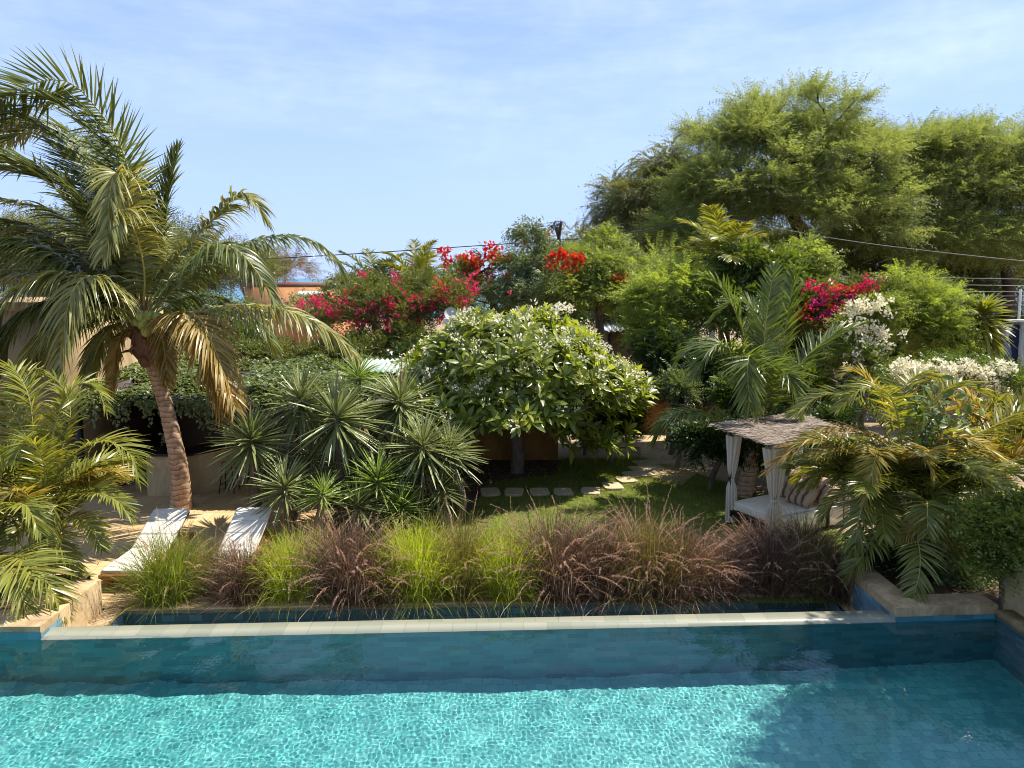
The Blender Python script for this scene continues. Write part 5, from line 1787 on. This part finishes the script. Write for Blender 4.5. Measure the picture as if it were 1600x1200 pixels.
# a few hanging low at the right
low = A([D(930 + rng.normal(0, 35), 655 + rng.uniform(0, 50), FY - 0.6 + rng.normal(0, 0.5)) for _ in range(30)])
low2 = A([D(rng.uniform(700, 900), rng.uniform(640, 665), FY - 1.2 + rng.normal(0, 0.6)) for _ in range(22)])
inn = cen + sph(rng, 150) * RAD * rng.uniform(0.35, 0.8, 150)[:, None]
inn = inn[(inn[:, 2] > 1.15) & (inn[:, 2] < 2.9)]
tips = np.vstack([tips, low, low2, inn])
g = Geo()
bt = tips[tips[:, 2] > 1.9]
branches(g, fb - A([0, 0, 0.05]), fb + A([0.03, -0.03, 0.4]), bt[rng.permutation(len(bt))[:200]] - A([0, 0, 0.12]), 0.19, rng, wob=0.08, minr=0.022, seg=7)
g.build('trunk', M['bark'], fr, smooth=True)
g = Geo()
fl = []
for p in tips:
    k = rng.integers(10, 16)
    axis = nrm(nrm(p - cen) * 0.8 + A([0, 0, 0.75]) + rng.normal(0, 0.2, 3))
    a = np.arange(k) * 2.39996 + rng.uniform(0, 6)
    el = np.linspace(0.15, 1.15, k) * rng.uniform(0.8, 1.1)
    R = frames(axis[None], A([0.2, 0.9, 0.1]))[0]
    d = np.sin(el)[:, None] * 0 + np.c_[np.sin(1.35 - el), np.cos(1.35 - el) * np.cos(a), np.cos(1.35 - el) * np.sin(a)]
    d = d @ R.T
    d = nrm(d + rng.normal(0, 0.08, (k, 3)))
    g.scatter(LF, frames(d, axis, rng, 0.2), np.repeat(p[None], k, 0) + d * 0.02, rng.uniform(0.6, 1.15, k) * rng.uniform(0.85, 1.1))
    if rng.uniform() < 0.58 and (p[2] > 1.5):
        fl.append((p + axis * 0.3 + rng.normal(0, 0.04, 3), 0.12, int(rng.integers(7, 22))))
g.build('foliage', M['frangi'], fr)
PET = t_leaf(0.058, 0.044, 2, 0.2, 0.15)
fl += [(D(878, 480, FY), 0.16, 90), (D(890, 483, FY - .2), 0.14, 70), (D(868, 483, FY - .3), 0.12, 50)]
blossom(fr, 'petalw', fl, PET, rng)

# ---- leaf sprays for shrubs and trees
SP_ac = [t_spray(1.0, 9, 0.25, 0.06, 55, 0.3, 1), t_spray(0.9, 8, 0.22, 0.06, 60, 0.45, 2), t_spray(1.15, 10, 0.24, 0.055, 50, 0.15, 3)]
SP_fine = [t_spray(0.5, 8, 0.14, 0.045, 60, 0.25, 4), t_spray(0.45, 8, 0.15, 0.045, 55, 0.4, 5)]
SP_med = [t_spray(0.42, 7, 0.13, 0.055, 55, 0.3, 6), t_bunch(12, 0.13, 0.055, 1, 7, 0.2, 0.25, 0.1)]
SP_big = [t_bunch(12, 0.19, 0.06, 1, 8, 0.0, 0.4, 0.1), t_spray(0.42, 6, 0.2, 0.062, 50, 0.4, 9)]
SP_will = [t_spray(0.95, 10, 0.26, 0.06, 28, 0.9, 10), t_spray(0.8, 9, 0.24, 0.06, 30, 1.1, 11)]
SP_boug = [t_spray(0.36, 7, 0.075, 0.045, 60, 0.3, 12), t_bunch(10, 0.075, 0.045, 1, 13, 0.1, 0.2, 0.09)]
SP_pin = [t_spray(0.6, 14, 0.15, 0.036, 65, 0.3, 14), t_spray(0.5, 12, 0.14, 0.036, 65, 0.2, 15)]
BR = t_leaf(0.075, 0.06, 2, 0.2, 0.2)
BR2 = t_leaf(0.12, 0.09, 2, 0.2, 0.2)

# ---- the great feathery tree and its neighbours
gp = lambda px, Y: A([D(px, 500, Y)[0], Y, GZ])
tree('acacia_tree', 'tallest feathery acacia with wide flat topped crown', 'tree', gp(1240, 42),
     [blob(1235, 228, 42, 140, 80, 4.5), blob(1130, 225, 41, 75, 40, 3), blob(1330, 262, 42, 95, 55, 4), blob(1200, 320, 40, 150, 80, 4), blob(1110, 330, 41, 90, 70, 3), blob(1300, 345, 40, 110, 80, 4), blob(1080, 385, 39, 60, 50, 2.5)],
     SP_ac, 'acacia', nt=210, per=60, cr=0.86, tr=0.38, seed=101, bark='darkbark', fork=D(1235, 330, 42), upb=0.15, scale=(0.8, 1.35), shell=0.35, flat=0.45)
tree('acacia_tree', 'feathery acacia with open twiggy crown right of the tallest one', 'tree', gp(1420, 44),
     [blob(1420, 250, 44, 85, 45, 4), blob(1450, 300, 43, 110, 75, 4), blob(1360, 320, 42, 70, 70, 3), blob(1420, 390, 42, 110, 55, 4), blob(1360, 250, 43, 60, 50, 3), blob(1480, 240, 43, 60, 40, 3)],
     SP_ac, 'acacia', nt=180, per=54, cr=0.82, tr=0.3, seed=102, bark='darkbark', fork=D(1420, 340, 44), upb=0.15, scale=(0.8, 1.3), shell=0.4, flat=0.45)
tree('acacia_tree', 'feathery acacia cut by the right frame edge, twigs showing sky', 'tree', gp(1570, 43),
     [blob(1530, 245, 43, 75, 45, 3.5), blob(1610, 260, 43, 80, 60, 4), blob(1560, 330, 42, 90, 80, 4), blob(1500, 390, 41, 90, 55, 3), blob(1620, 400, 41, 90, 55, 3)],
     SP_ac, 'acacia', nt=160, per=54, cr=0.82, tr=0.3, seed=103, bark='darkbark', fork=D(1560, 350, 43), upb=0.15, scale=(0.8, 1.3), shell=0.4, flat=0.45)
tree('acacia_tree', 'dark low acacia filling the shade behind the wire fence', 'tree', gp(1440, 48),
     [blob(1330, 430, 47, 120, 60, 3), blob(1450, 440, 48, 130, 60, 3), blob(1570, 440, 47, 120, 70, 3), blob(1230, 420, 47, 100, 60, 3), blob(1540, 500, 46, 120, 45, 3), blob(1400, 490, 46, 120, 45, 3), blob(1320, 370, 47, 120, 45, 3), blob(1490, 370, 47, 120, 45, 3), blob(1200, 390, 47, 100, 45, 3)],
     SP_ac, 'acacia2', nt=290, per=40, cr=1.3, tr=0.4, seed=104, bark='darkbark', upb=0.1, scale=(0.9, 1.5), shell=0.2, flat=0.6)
tree('gum_tree', 'olive willowy gum tree at the left shoulder of the tall acacia', 'tree', gp(1010, 46),
     [blob(1050, 280, 46, 50, 45, 2.5), blob(1000, 320, 45, 50, 45, 2.5), blob(965, 335, 45, 25, 40, 1.5), blob(1010, 370, 45, 75, 40, 3), blob(1060, 340, 46, 50, 60, 2)],
     SP_will, 'gum', nt=95, per=70, cr=0.85, tr=0.35, seed=105, upb=-0.5, scale=(0.8, 1.3), shell=0.35, flat=0.9)
# ---- mid distance
tree('pepper_tree', 'grey green weeping tree rising behind the frangipani crown', 'tree', gp(840, 26),
     [blob(825, 372, 26, 22, 30, .5), blob(845, 420, 26, 45, 35, 1), blob(855, 465, 25.5, 65, 45, 1.3), blob(800, 470, 26, 35, 35, .9)],
     SP_med, 'peltree', nt=80, per=30, cr=0.42, tr=0.16, seed=106, upb=-0.25, shell=0.4, scale=(0.7, 1.2))
tree('leafy_tree', 'bushy mid green tree right of the grey green weeping one', 'tree', gp(940, 25),
     [blob(925, 420, 25, 50, 38, 1), blob(905, 470, 24.5, 55, 45, 1.2), blob(965, 465, 25, 45, 45, 1.2), blob(950, 385, 27, 30, 25, .7)],
     SP_med, 'lightgreen', nt=85, per=32, cr=0.42, tr=0.16, seed=107, upb=-0.1, shell=0.4, scale=(0.7, 1.15))
tree('leafy_tree', 'airy light green tree left of the mango, above the pale metal shed', 'tree', gp(1050, 23),
     [blob(1060, 455, 23, 60, 40, 1.1), blob(1030, 520, 22.5, 50, 45, 1), blob(1090, 500, 23, 55, 55, 1.2), blob(1010, 480, 23, 30, 40, .8)],
     SP_fine, 'limeleaf', nt=90, per=38, cr=0.42, tr=0.14, seed=108, upb=0.1, shell=0.35, scale=(0.7, 1.15))
tree('mango_tree', 'glossy dark green mango tree behind the young coconut palm', 'tree', gp(1185, 23),
     [blob(1160, 425, 23, 48, 40, 1.1), blob(1215, 430, 23, 45, 40, 1.1), blob(1180, 490, 22.5, 75, 50, 1.3), blob(1240, 500, 22.5, 45, 50, 1)],
     SP_big, 'midgreen', nt=90, per=24, cr=0.45, tr=0.18, seed=109, upb=-0.1, shell=0.4, scale=(0.75, 1.25))
tree('leafy_tree', 'yellow green shrub tree between the mango and the mixed bougainvillea', 'tree', gp(1262, 24),
     [blob(1255, 410, 24, 35, 28, .8), blob(1270, 450, 24, 32, 40, .8)], SP_med, 'lightgreen', nt=30, per=28, cr=0.4, tr=0.1, seed=110, shell=0.3)
# flamboyant with scarlet flower heads
def fp(L_, Y, loose=1.0, seed=1):
    q = np.random.default_rng(seed)
    out = []
    for a, b, r, n in L_:
        c = D(a, b, Y)
        R_ = r * Y / FOC
        out.append((c, R_ * 0.75, int(n * 0.22)))
        for k in range(7):                     # looser sprigs round each head
            out.append((c + sph(q, 1)[0] * R_ * q.uniform(0.6, 1.7) * loose * A([1.2, 1, 0.8]), R_ * q.uniform(0.16, 0.42), int(n * q.uniform(0.02, 0.06)) + 2))
    return out


def specks(px, py, rx, ry, Y, n, seed, k=(3, 9)):
    q = np.random.default_rng(seed)
    return [(D(px + q.normal(0, rx * 0.5), py + q.normal(0, ry * 0.5), Y + q.normal(0, 0.4)), q.uniform(0.05, 0.14), int(q.integers(*k))) for _ in range(n)]


tree('flamboyant_tree', 'flamboyant tree with scarlet flower heads standing against the sky', 'tree', gp(775, 28),
     [blob(770, 425, 28, 65, 25, 1.3), blob(720, 440, 28, 45, 30, 1.2), blob(810, 415, 28, 45, 25, 1), blob(760, 465, 28, 80, 30, 1.2)],
     SP_pin, 'midgreen', nt=46, per=16, cr=0.5, tr=0.16, seed=111, bark='darkbark', shell=0.4, upb=0.1,
     flowers=[('petalred', fp([(695, 392, 8, 110), (702, 411, 10, 130), (720, 404, 8, 90), (745, 411, 14, 260), (733, 414, 8, 90), (768, 388, 12, 200), (766, 400, 10, 110), (790, 402, 9, 80), (780, 412, 9, 90), (729, 427, 9, 80), (768, 427, 10, 110), (788, 445, 13, 200), (755, 432, 9, 80), (818, 378, 9, 50), (855, 368, 7, 30), (725, 440, 11, 120), (705, 436, 9, 90), (742, 405, 8, 90)], 27.4), BR2)])
tree('flamboyant_tree', 'second flamboyant with scarlet flower spray above the leafy trees', 'tree', gp(885, 30),
     [blob(885, 410, 30, 35, 25, 1), blob(880, 430, 30, 40, 25, 1)], SP_pin, 'lightgreen', nt=20, per=16, cr=0.5, tr=0.12, seed=112, bark='darkbark', shell=0.4,
     flowers=[('petalred', fp([(873, 399, 10, 80), (892, 409, 12, 90), (901, 399, 8, 60), (864, 413, 8, 40), (883, 422, 11, 60), (878, 395, 7, 80), (905, 404, 6, 50), (968, 437, 8, 110), (974, 444, 9, 130), (962, 433, 6, 50)], 24.2), BR2)])
# left bougainvillea
BP = [(569, 427, 8, 60), (622, 435, 8, 70), (520, 490, 13, 220), (564, 506, 10, 120), (568, 488, 6, 60), (607, 472, 13, 200), (616, 480, 9, 120), (626, 494, 12, 180), (618, 517, 11, 150), (604, 527, 11, 150), (590, 530, 8, 90), (735, 442, 13, 190), (724, 470, 9, 120), (738, 455, 8, 90), (470, 477, 9, 80), (491, 470, 11, 110), (500, 466, 9, 80), (555, 455, 8, 60), (592, 486, 8, 60), (610, 507, 9, 80), (640, 482, 7, 40), (660, 470, 8, 50), (716, 488, 8, 60), (688, 466, 9, 70), (675, 480, 8, 50), (700, 455, 9, 70), (655, 500, 7, 30), (548, 478, 8, 50), (535, 470, 9, 60), (690, 502, 6, 30), (415, 556, 7, 60), (418, 548, 6, 40), (425, 542, 5, 25), (570, 545, 6, 30), (602, 498, 7, 60), (630, 505, 7, 60), (640, 465, 6, 30), (510, 480, 8, 80)]
tree('bougainvillea', 'wide magenta red bougainvillea between the orange house and frangipani', 'shrub', gp(610, 24),
     [blob(600, 495, 24, 75, 55, 1.3), blob(690, 490, 24.5, 65, 45, 1.2), blob(530, 500, 24.5, 55, 40, 1.2), blob(640, 545, 23.5, 90, 40, 1.2), blob(650, 450, 25, 60, 30, 1), blob(560, 455, 25, 45, 25, 1), blob(560, 555, 23, 90, 30, 1)],
     SP_boug, 'bougleaf', nt=150, per=52, cr=0.42, tr=0.12, seed=113, shell=0.3, scale=(0.8, 1.3),
     flowers=[('petalpink', fp(BP, 23.3) + specks(610, 490, 170, 75, 23.0, 45, 7), BR), ('petaloran', fp([(548, 455, 6, 40), (690, 445, 9, 60), (650, 505, 8, 30)], 23.2), BR)])
# mixed bougainvillea at right
tree('bougainvillea', 'mixed pink and orange bougainvillea in front of the wire fence', 'shrub', gp(1310, 22),
     [blob(1300, 480, 22, 50, 45, 1), blob(1345, 465, 22, 40, 32, .8), blob(1285, 525, 21.5, 45, 35, .8)], SP_boug, 'bougleaf', nt=60, per=40, cr=0.36, tr=0.1, seed=114, shell=0.3,
     flowers=[('petalpink', fp([(1270, 445, 12, 130), (1302, 458, 12, 140), (1345, 450, 13, 180), (1360, 443, 12, 170), (1330, 460, 10, 110), (1368, 455, 9, 110), (1280, 455, 9, 80)], 21.2) + specks(1310, 480, 70, 40, 21.2, 60, 8), BR),
              ('petalfuch', fp([(1280, 471, 11, 150), (1320, 478, 13, 170), (1298, 492, 12, 150), (1335, 472, 10, 110), (1308, 505, 10, 90), (1440, 555, 9, 120), (1400, 575, 9, 130), (1432, 545, 6, 40), (1290, 500, 9, 90)], 21.1), BR),
              ('petaloran', fp([(1255, 495, 12, 150), (1270, 505, 12, 130), (1330, 455, 11, 110), (1300, 478, 10, 100), (1345, 462, 9, 80), (1262, 480, 9, 70), (1252, 560, 6, 40), (1310, 448, 8, 70), (1262, 515, 10, 80)], 21.2), BR)])
tree('bougainvillea', 'white bougainvillea with dense flower clusters beside the pink one', 'shrub', gp(1360, 20),
     [blob(1355, 520, 20, 42, 50, .8), blob(1340, 570, 19.5, 45, 30, .8), blob(1375, 490, 20, 30, 30, .6)], SP_boug, 'lightgreen', nt=50, per=40, cr=0.32, tr=0.08, seed=115, shell=0.3,
     flowers=[('petalw', fp([(1350, 474, 12, 200), (1340, 485, 11, 150), (1362, 484, 10, 130), (1378, 472, 9, 140), (1335, 492, 9, 110), (1388, 489, 7, 80), (1335, 508, 10, 120), (1342, 517, 8, 80), (1368, 515, 9, 90), (1383, 525, 9, 90), (1378, 522, 7, 60), (1338, 558, 9, 130), (1364, 540, 6, 40), (1385, 541, 7, 70), (1355, 530, 6, 40), (1368, 571, 5, 30), (1358, 505, 8, 50)], 19.1) + specks(1360, 525, 45, 60, 19.1, 50, 9), BR)])
tree('moringa_tree', 'feathery pale green shrub tree before the wire fence', 'tree', gp(1440, 21),
     [blob(1418, 445, 21, 26, 20, .5), blob(1440, 475, 21, 42, 28, .7), blob(1470, 470, 21, 26, 16, .5), blob(1455, 520, 20.5, 50, 35, .8), blob(1425, 510, 21, 35, 35, .7), blob(1475, 545, 20.5, 35, 30, .7)],
     SP_pin, 'limeleaf', nt=80, per=24, cr=0.36, tr=0.09, seed=116, shell=0.3, upb=0.1, scale=(0.6, 1.0), flat=0.5)
tree('flowering_shrub', 'low wide shrub crowded with small white flowers behind right palms', 'shrub', gp(1490, 17.5),
     [blob(1440, 595, 17.5, 55, 25, .8), blob(1510, 590, 17.5, 60, 25, .8), blob(1560, 600, 17.2, 40, 30, .7)], SP_boug, 'midgreen', nt=50, per=40, cr=0.35, tr=0.07, seed=117, shell=0.3,
     flowers=[('petalw', [(D(1490 + a, 585 + b, 17.0 + c), 0.16, 60) for a, b, c in zip(*(np.random.default_rng(2).uniform(-90, 90, 90), np.random.default_rng(3).uniform(-18, 30, 90), np.random.default_rng(4).uniform(-.7, .5, 90)))], BR)])

# ---- dracaena
rng = np.random.default_rng(121)
db_ = gp(1535, 20.5)
dr = thing('dracaena', db_, 'upright dracaena with yellow green crown and hanging leaf skirt', 'dracaena')
g = Geo()
dt = D(1537, 487, 20.5)
g.tube(spline([db_, dt], 12), 0.07, 9)
g.build('stem', M['bark'], dr)
n = 460
u = rng.uniform(0, 1, n) ** 1.15
az = np.arange(n) * 2.399
el = np.interp(u, [0, 0.45, 0.8, 1], [-1.15, -0.7, 0.35, 1.2]) + rng.normal(0, 0.12, n)
d = np.c_[np.cos(el) * np.cos(az), np.cos(el) * np.sin(az), np.sin(el)]
pos = np.c_[np.full(n, dt[0]), np.full(n, dt[1]), dt[2] - (1 - u) * 1.35]
g = Geo()
g.scatter(t_leaf(0.9, 0.12, 5, 0.4, 0.2, [0.5, 0.9, 1, 0.8, 0.1]), frames(d, None, rng, 0.2), pos, rng.uniform(0.8, 1.1, n) * np.interp(u, [0, .5, 1], [1.05, 1, .8]))
g.build('foliage', M['drac'], dr)


# ---- shrubs that close the garden
def shrub(label, Y, blobs, mt, sp, nt, per, cr, seed, name='shrub', cat='shrub', group=None, **kw):
    bl = [blob(a, b, Y, rx, ry, rd) for a, b, rx, ry, rd in blobs]
    b = A([bl[0][0][0], Y, GZ])
    return tree(name, label, cat, b, bl, sp, mt, nt=nt, per=per, cr=cr, tr=0.07, seed=seed, group=group, shell=kw.pop('shell', 0.25), **kw)


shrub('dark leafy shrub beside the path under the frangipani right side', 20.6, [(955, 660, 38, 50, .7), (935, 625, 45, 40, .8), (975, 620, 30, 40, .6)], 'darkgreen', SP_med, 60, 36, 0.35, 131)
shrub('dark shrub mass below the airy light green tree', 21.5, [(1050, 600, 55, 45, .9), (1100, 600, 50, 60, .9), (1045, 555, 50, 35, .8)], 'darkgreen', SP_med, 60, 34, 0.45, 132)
shrub('small pale leaved shrub catching light left of the young palm', 20.0, [(1060, 612, 22, 28, .4)], 'peltree', SP_boug, 22, 30, 0.25, 133)
shrub('shrub with spear leaves behind the back post of the daybed', 18.0, [(1110, 690, 45, 30, .6), (1155, 705, 40, 30, .6)], 'darkgreen', SP_big, 34, 20, 0.3, 134)
shrub('low green bush behind the daybed cushions', 17.3, [(1270, 720, 50, 40, .6), (1215, 690, 40, 40, .6), (1310, 690, 45, 50, .7)], 'darkgreen', SP_med, 50, 30, 0.32, 135)
shrub('bright green bushy plant spilling over the brown wall at right', 10.4, [(1560, 835, 46, 42, .45), (1590, 880, 50, 40, .5), (1620, 830, 45, 50, .5)], 'lightgreen', SP_boug, 70, 46, 0.2, 136, upb=0.4)
shrub('small grey green plant on the right planter coping', 11.3, [(1500, 915, 38, 14, .25)], 'peltree', SP_boug, 22, 18, 0.14, 137)
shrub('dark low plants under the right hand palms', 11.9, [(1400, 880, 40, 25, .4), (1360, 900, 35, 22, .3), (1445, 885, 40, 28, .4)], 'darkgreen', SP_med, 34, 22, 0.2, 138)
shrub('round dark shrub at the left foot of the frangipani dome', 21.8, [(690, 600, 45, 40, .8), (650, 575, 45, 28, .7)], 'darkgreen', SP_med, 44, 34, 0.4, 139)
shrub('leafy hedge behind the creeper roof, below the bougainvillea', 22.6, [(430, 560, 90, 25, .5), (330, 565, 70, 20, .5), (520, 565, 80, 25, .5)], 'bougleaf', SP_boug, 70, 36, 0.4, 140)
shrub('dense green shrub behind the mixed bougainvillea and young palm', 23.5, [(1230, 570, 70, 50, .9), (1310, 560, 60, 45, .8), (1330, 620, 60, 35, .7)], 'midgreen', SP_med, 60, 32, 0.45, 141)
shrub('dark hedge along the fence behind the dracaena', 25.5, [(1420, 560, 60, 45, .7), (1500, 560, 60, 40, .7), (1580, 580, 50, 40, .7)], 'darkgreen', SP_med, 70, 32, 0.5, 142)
shrub('thin stemmed bamboo like bush by the sandy path', 21.6, [(915, 640, 35, 30, .5), (900, 670, 22, 22, .4)], 'darkgreen', SP_big, 24, 18, 0.3, 143)
shrub('yellow leaved plant with tall spear leaves at right edge', 14.5, [(1565, 665, 35, 28, .5), (1595, 680, 30, 30, .5)], 'areca', SP_big, 22, 14, 0.3, 144)
shrub('dark green bush behind the young coconut palm trunk', 19.5, [(1185, 625, 60, 50, .7), (1250, 620, 50, 45, .7)], 'midgreen', SP_big, 50, 24, 0.35, 145)
shrub('mixed green bushes between the tan building and the orange house', 31, [(300, 520, 70, 45, 1.2), (390, 540, 60, 40, 1.2), (230, 500, 60, 45, 1.2), (340, 480, 50, 25, 1)], 'midgreen', SP_med, 80, 34, 0.6, 146)
# far trees
shrub('dry brown casuarina hedge behind the orange house roof', 52, [(400, 425, 60, 28, 1.5), (330, 430, 60, 35, 1.5), (455, 425, 35, 22, 1.2)], 'dryleaf', SP_ac, 60, 30, 0.8, 151, name='casuarina_hedge', cat='hedge')
shrub('olive green trees far behind the coconut palm crown', 44, [(60, 390, 90, 55, 3), (180, 400, 80, 45, 3), (290, 400, 60, 40, 2.5), (-40, 400, 70, 60, 3), (20, 450, 80, 35, 2), (150, 455, 80, 30, 2), (270, 450, 70, 30, 2), (370, 425, 50, 30, 2)], 'gum', SP_ac, 190, 60, 1.1, 152, name='acacia_tree', cat='tree')
shrub('distant olive tree line left of the gum tree', 48, [(905, 375, 30, 18, 1.2), (930, 400, 40, 30, 1.5), (880, 410, 45, 25, 1.5)], 'gum', SP_will, 44, 30, 0.8, 153, name='tree_line', cat='tree')
shrub('distant bushes under the two far coconut palms', 38, [(560, 450, 50, 22, 1.5), (640, 455, 60, 22, 1.5), (730, 460, 60, 25, 1.5), (480, 480, 60, 18, 1)], 'gum', SP_med, 70, 34, 0.7, 154)
shrub('dark bushes closing the view under the leafy trees', 30, [(880, 490, 90, 35, 1.2), (980, 500, 60, 35, 1.2), (780, 500, 60, 30, 1.2)], 'darkgreen', SP_med, 80, 34, 0.6, 155)
shrub('green bushes below the great acacia, left of the wires', 36, [(1040, 430, 70, 30, 1.5), (1120, 440, 60, 40, 1.5), (1200, 440, 60, 35, 1.5)], 'lightgreen', SP_ac, 70, 30, 0.8, 156)

# leafy shade tree that stands just outside the right edge and shades that end of the pool
tree('shade_tree', 'tall leafy tree beyond the brown wall, shading the right pool end', 'tree', A([10.6, 8.6, GZ]),
     [(A([10.5, 10.7, 7.1]), A([1.6, 1.4, 1.2])), (A([11.6, 10.5, 8.6]), A([1.7, 1.5, 1.2])), (A([9.1, 8.5, 5.2]), A([1.6, 1.5, 1.4])), (A([9.9, 9.3, 7.2]), A([1.8, 1.5, 1.4])), (A([11.0, 8.7, 8.8]), A([2.0, 1.9, 1.4])), (A([10.6, 7.6, 6.4]), A([1.6, 1.6, 1.4]))],
     SP_big, 'midgreen', nt=190, per=34, cr=0.6, tr=0.2, seed=160, shell=0.3)

# ---- fountain grasses along the far pool rim
def grass_clump(name, loc, mt, pm, seed, n=620, H=1.15, npl=34, spread=0.55, wide=0.30):
    rng = np.random.default_rng(seed)
    t = thing(name, loc, None, None)
    g = Geo()
    seg = 6
    az = rng.uniform(0, 2 * np.pi, n)
    b = np.c_[rng.normal(0, wide * 0.5, (n, 2)), np.zeros(n)]
    L = H * rng.uniform(0.6, 1.15, n)
    el = np.clip(rng.normal(1.2, 0.24, n), 0.55, 1.57)
    flop = rng.uniform(0, 1, n) < 0.09            # fallen outer blades
    el = np.where(flop, rng.uniform(0.15, 0.7, n), el)
    d = np.c_[np.cos(el) * np.cos(az), np.cos(el) * np.sin(az), np.sin(el)]
    d = nrm(d + b * A([0.8, 0.8, 0]))
    w0 = rng.uniform(0.0032, 0.0062, n)
    y = nrm(np.cross(A([0, 0, 1.0]), d) + sph(rng, n) * 0.6)
    sag = rng.uniform(0.5, 2.0, n)[:, None]
    q = b.copy()
    rows = []
    for j in range(seg + 1):
        u = j / seg
        w = (w0 * (1 - u) ** 0.6)[:, None] + 0.0006
        rows.append(np.stack([q + y * w, q - y * w], 1))
        dd = nrm(d + A([0, 0, -1.0]) * sag * u ** 2.0)
        q = q + dd * (L / seg)[:, None]
    V = np.stack(rows, 1)
    bb = (np.arange(n) * (seg + 1) * 2)[:, None]
    j = (np.arange(seg) * 2)[None]
    g.add(V.reshape(-1, 3), np.stack([bb + j, bb + j + 1, bb + j + 3, bb + j + 2], -1).reshape(-1, 4))
    P = g.build('blades', M[mt], None)
    P.parent = t
    g = Geo()
    stem = Geo()
    for i in range(npl):
        a = rng.uniform(0, 2 * np.pi)
        e = rng.uniform(0.85, 1.5)
        pts = spline(arc(A([*rng.normal(0, wide * 0.35, 2), 0]), a, e, H * rng.uniform(1.0, 1.4), rng.uniform(0.5, 1.5)), 18)
        stem.tube(pts[:13], 0.0022, 3, cap=False)
        m = 120
        u = rng.uniform(0, 1, m)
        k = 11 + u * 5.9
        i0 = k.astype(int)
        f = (k - i0)[:, None]
        p = pts[i0] * (1 - f) + pts[np.minimum(i0 + 1, 17)] * f
        T = nrm(pts[np.minimum(i0 + 1, 17)] - pts[i0])
        dd = nrm(T * 1.1 + sph(rng, m) * 0.9)
        g.scatter((A([[0, 0.0034, 0], [0, -0.0034, 0], [0.036, 0, 0]]), A([[0, 1, 2]])), frames(dd, sph(rng, m)), p, rng.uniform(0.6, 1.2, m) * (1.15 - 0.6 * u))
    P = g.build('plumes', M[pm], None)
    P.parent = t
    P = stem.build('stalks', M[pm], None)
    P.parent = t
    return t


protos = {
    'P1': grass_clump('fountain_grass', (0, 0, GZ), 'purple', 'plume', 201, n=1700, H=1.08, npl=64),
    'P2': grass_clump('fountain_grass', (0, 0, GZ), 'purple', 'plume', 202, n=1800, H=1.0, npl=42),
    'B1': grass_clump('fountain_grass', (0, 0, GZ), 'purplegrn', 'plume', 203, n=1700, H=1.1, npl=40),
    'L1': grass_clump('fountain_grass', (0, 0, GZ), 'limegrass', 'plumetan', 204, n=2200, H=1.1, npl=12),
    'L2': grass_clump('fountain_grass', (0, 0, GZ), 'limegrass', 'plumetan', 205, n=1900, H=1.05, npl=22),
    'M1': grass_clump('fountain_grass', (0, 0, GZ), 'turf', 'plumetan', 206, n=1700, H=1.0, npl=26),
}
used = set()
GR = [
    (268, 938, 'M1', 1.0, 0, 'green fountain grass in front of the sunlit lounger, leftmost clump'),
    (385, 938, 'P2', 0.9, 1, 'low purple fountain grass in front of the shaded lounger mattress'),
    (330, 925, 'B1', 0.62, 2, 'small brownish grass clump between the two wooden loungers'),
    (462, 932, 'L2', 0.92, 3, 'yellow green fountain grass under the low bright yucca tuft'),
    (548, 938, 'P1', 0.98, 4, 'purple fountain grass with the pinkest drooping plumes'),
    (500, 925, 'B1', 0.8, 5, 'brown green fountain grass just left of the pinkest plumed clump'),
    (655, 932, 'L1', 1.02, 6, 'bright lime fountain grass beside the hidden white footstool'),
    (600, 938, 'P2', 0.78, 7, 'dark fountain grass just left of the hidden white footstool'),
    (722, 930, 'B1', 1.0, 8, 'brown fountain grass standing between the two lime clumps'),
    (798, 930, 'L1', 1.04, 9, 'brightest lime fountain grass, in the middle of the row'),
    (868, 932, 'P1', 1.05, 10, 'tall purple fountain grass with upright plumes right of the brightest lime clump'),
    (940, 930, 'P2', 1.12, 12, 'darkest bushy purple fountain grass before the sunlit stepping stones'),
    (1010, 930, 'B1', 1.05, 14, 'tan brown fountain grass before the sunny lawn'),
    (1070, 932, 'P1', 0.98, 15, 'purple fountain grass with fanned plumes left of the daybed'),
    (1125, 930, 'P2', 0.95, 16, 'dark purple fountain grass directly left of the daybed front curtain'),
    (1040, 942, 'P2', 0.7, 17, 'low dark grass clump trailing over the basin rim before the lawn'),
    (1205, 925, 'P2', 0.82, 18, 'dark fountain grass in front of the daybed mattress'),
    (1265, 925, 'B1', 0.78, 20, 'shaded fountain grass between daybed end and right planter wall'),
    (1185, 900, 'P1', 0.8, 22, 'plumed purple grass tight against the daybed front corner post'),
    (1255, 898, 'P1', 0.78, 23, 'plumed purple grass before the right half of the daybed mattress'),
    (1310, 935, 'P2', 0.72, 21, 'rightmost dark fountain grass against the right planter wall'),
]
for px, py, k, s, sd, lb in GR:
    rng = np.random.default_rng(300 + sd)
    o = protos[k] if k not in used else copy_thing(protos[k])
    used.add(k)
    p = G(px, py - 1)
    o.location = (p[0], p[1], GZ + 0.01)
    o.rotation_euler = (0, 0, rng.uniform(0, 6.28))
    s *= rng.uniform(0.86, 1.08) * (0.9 if 1050 < px < 1180 else 1.0)
    o.scale = (s * 1.12, s * 1.12, s * 1.25)
    tag(o, lb, 'ornamental grass', 'fountain grasses along the pool rim')
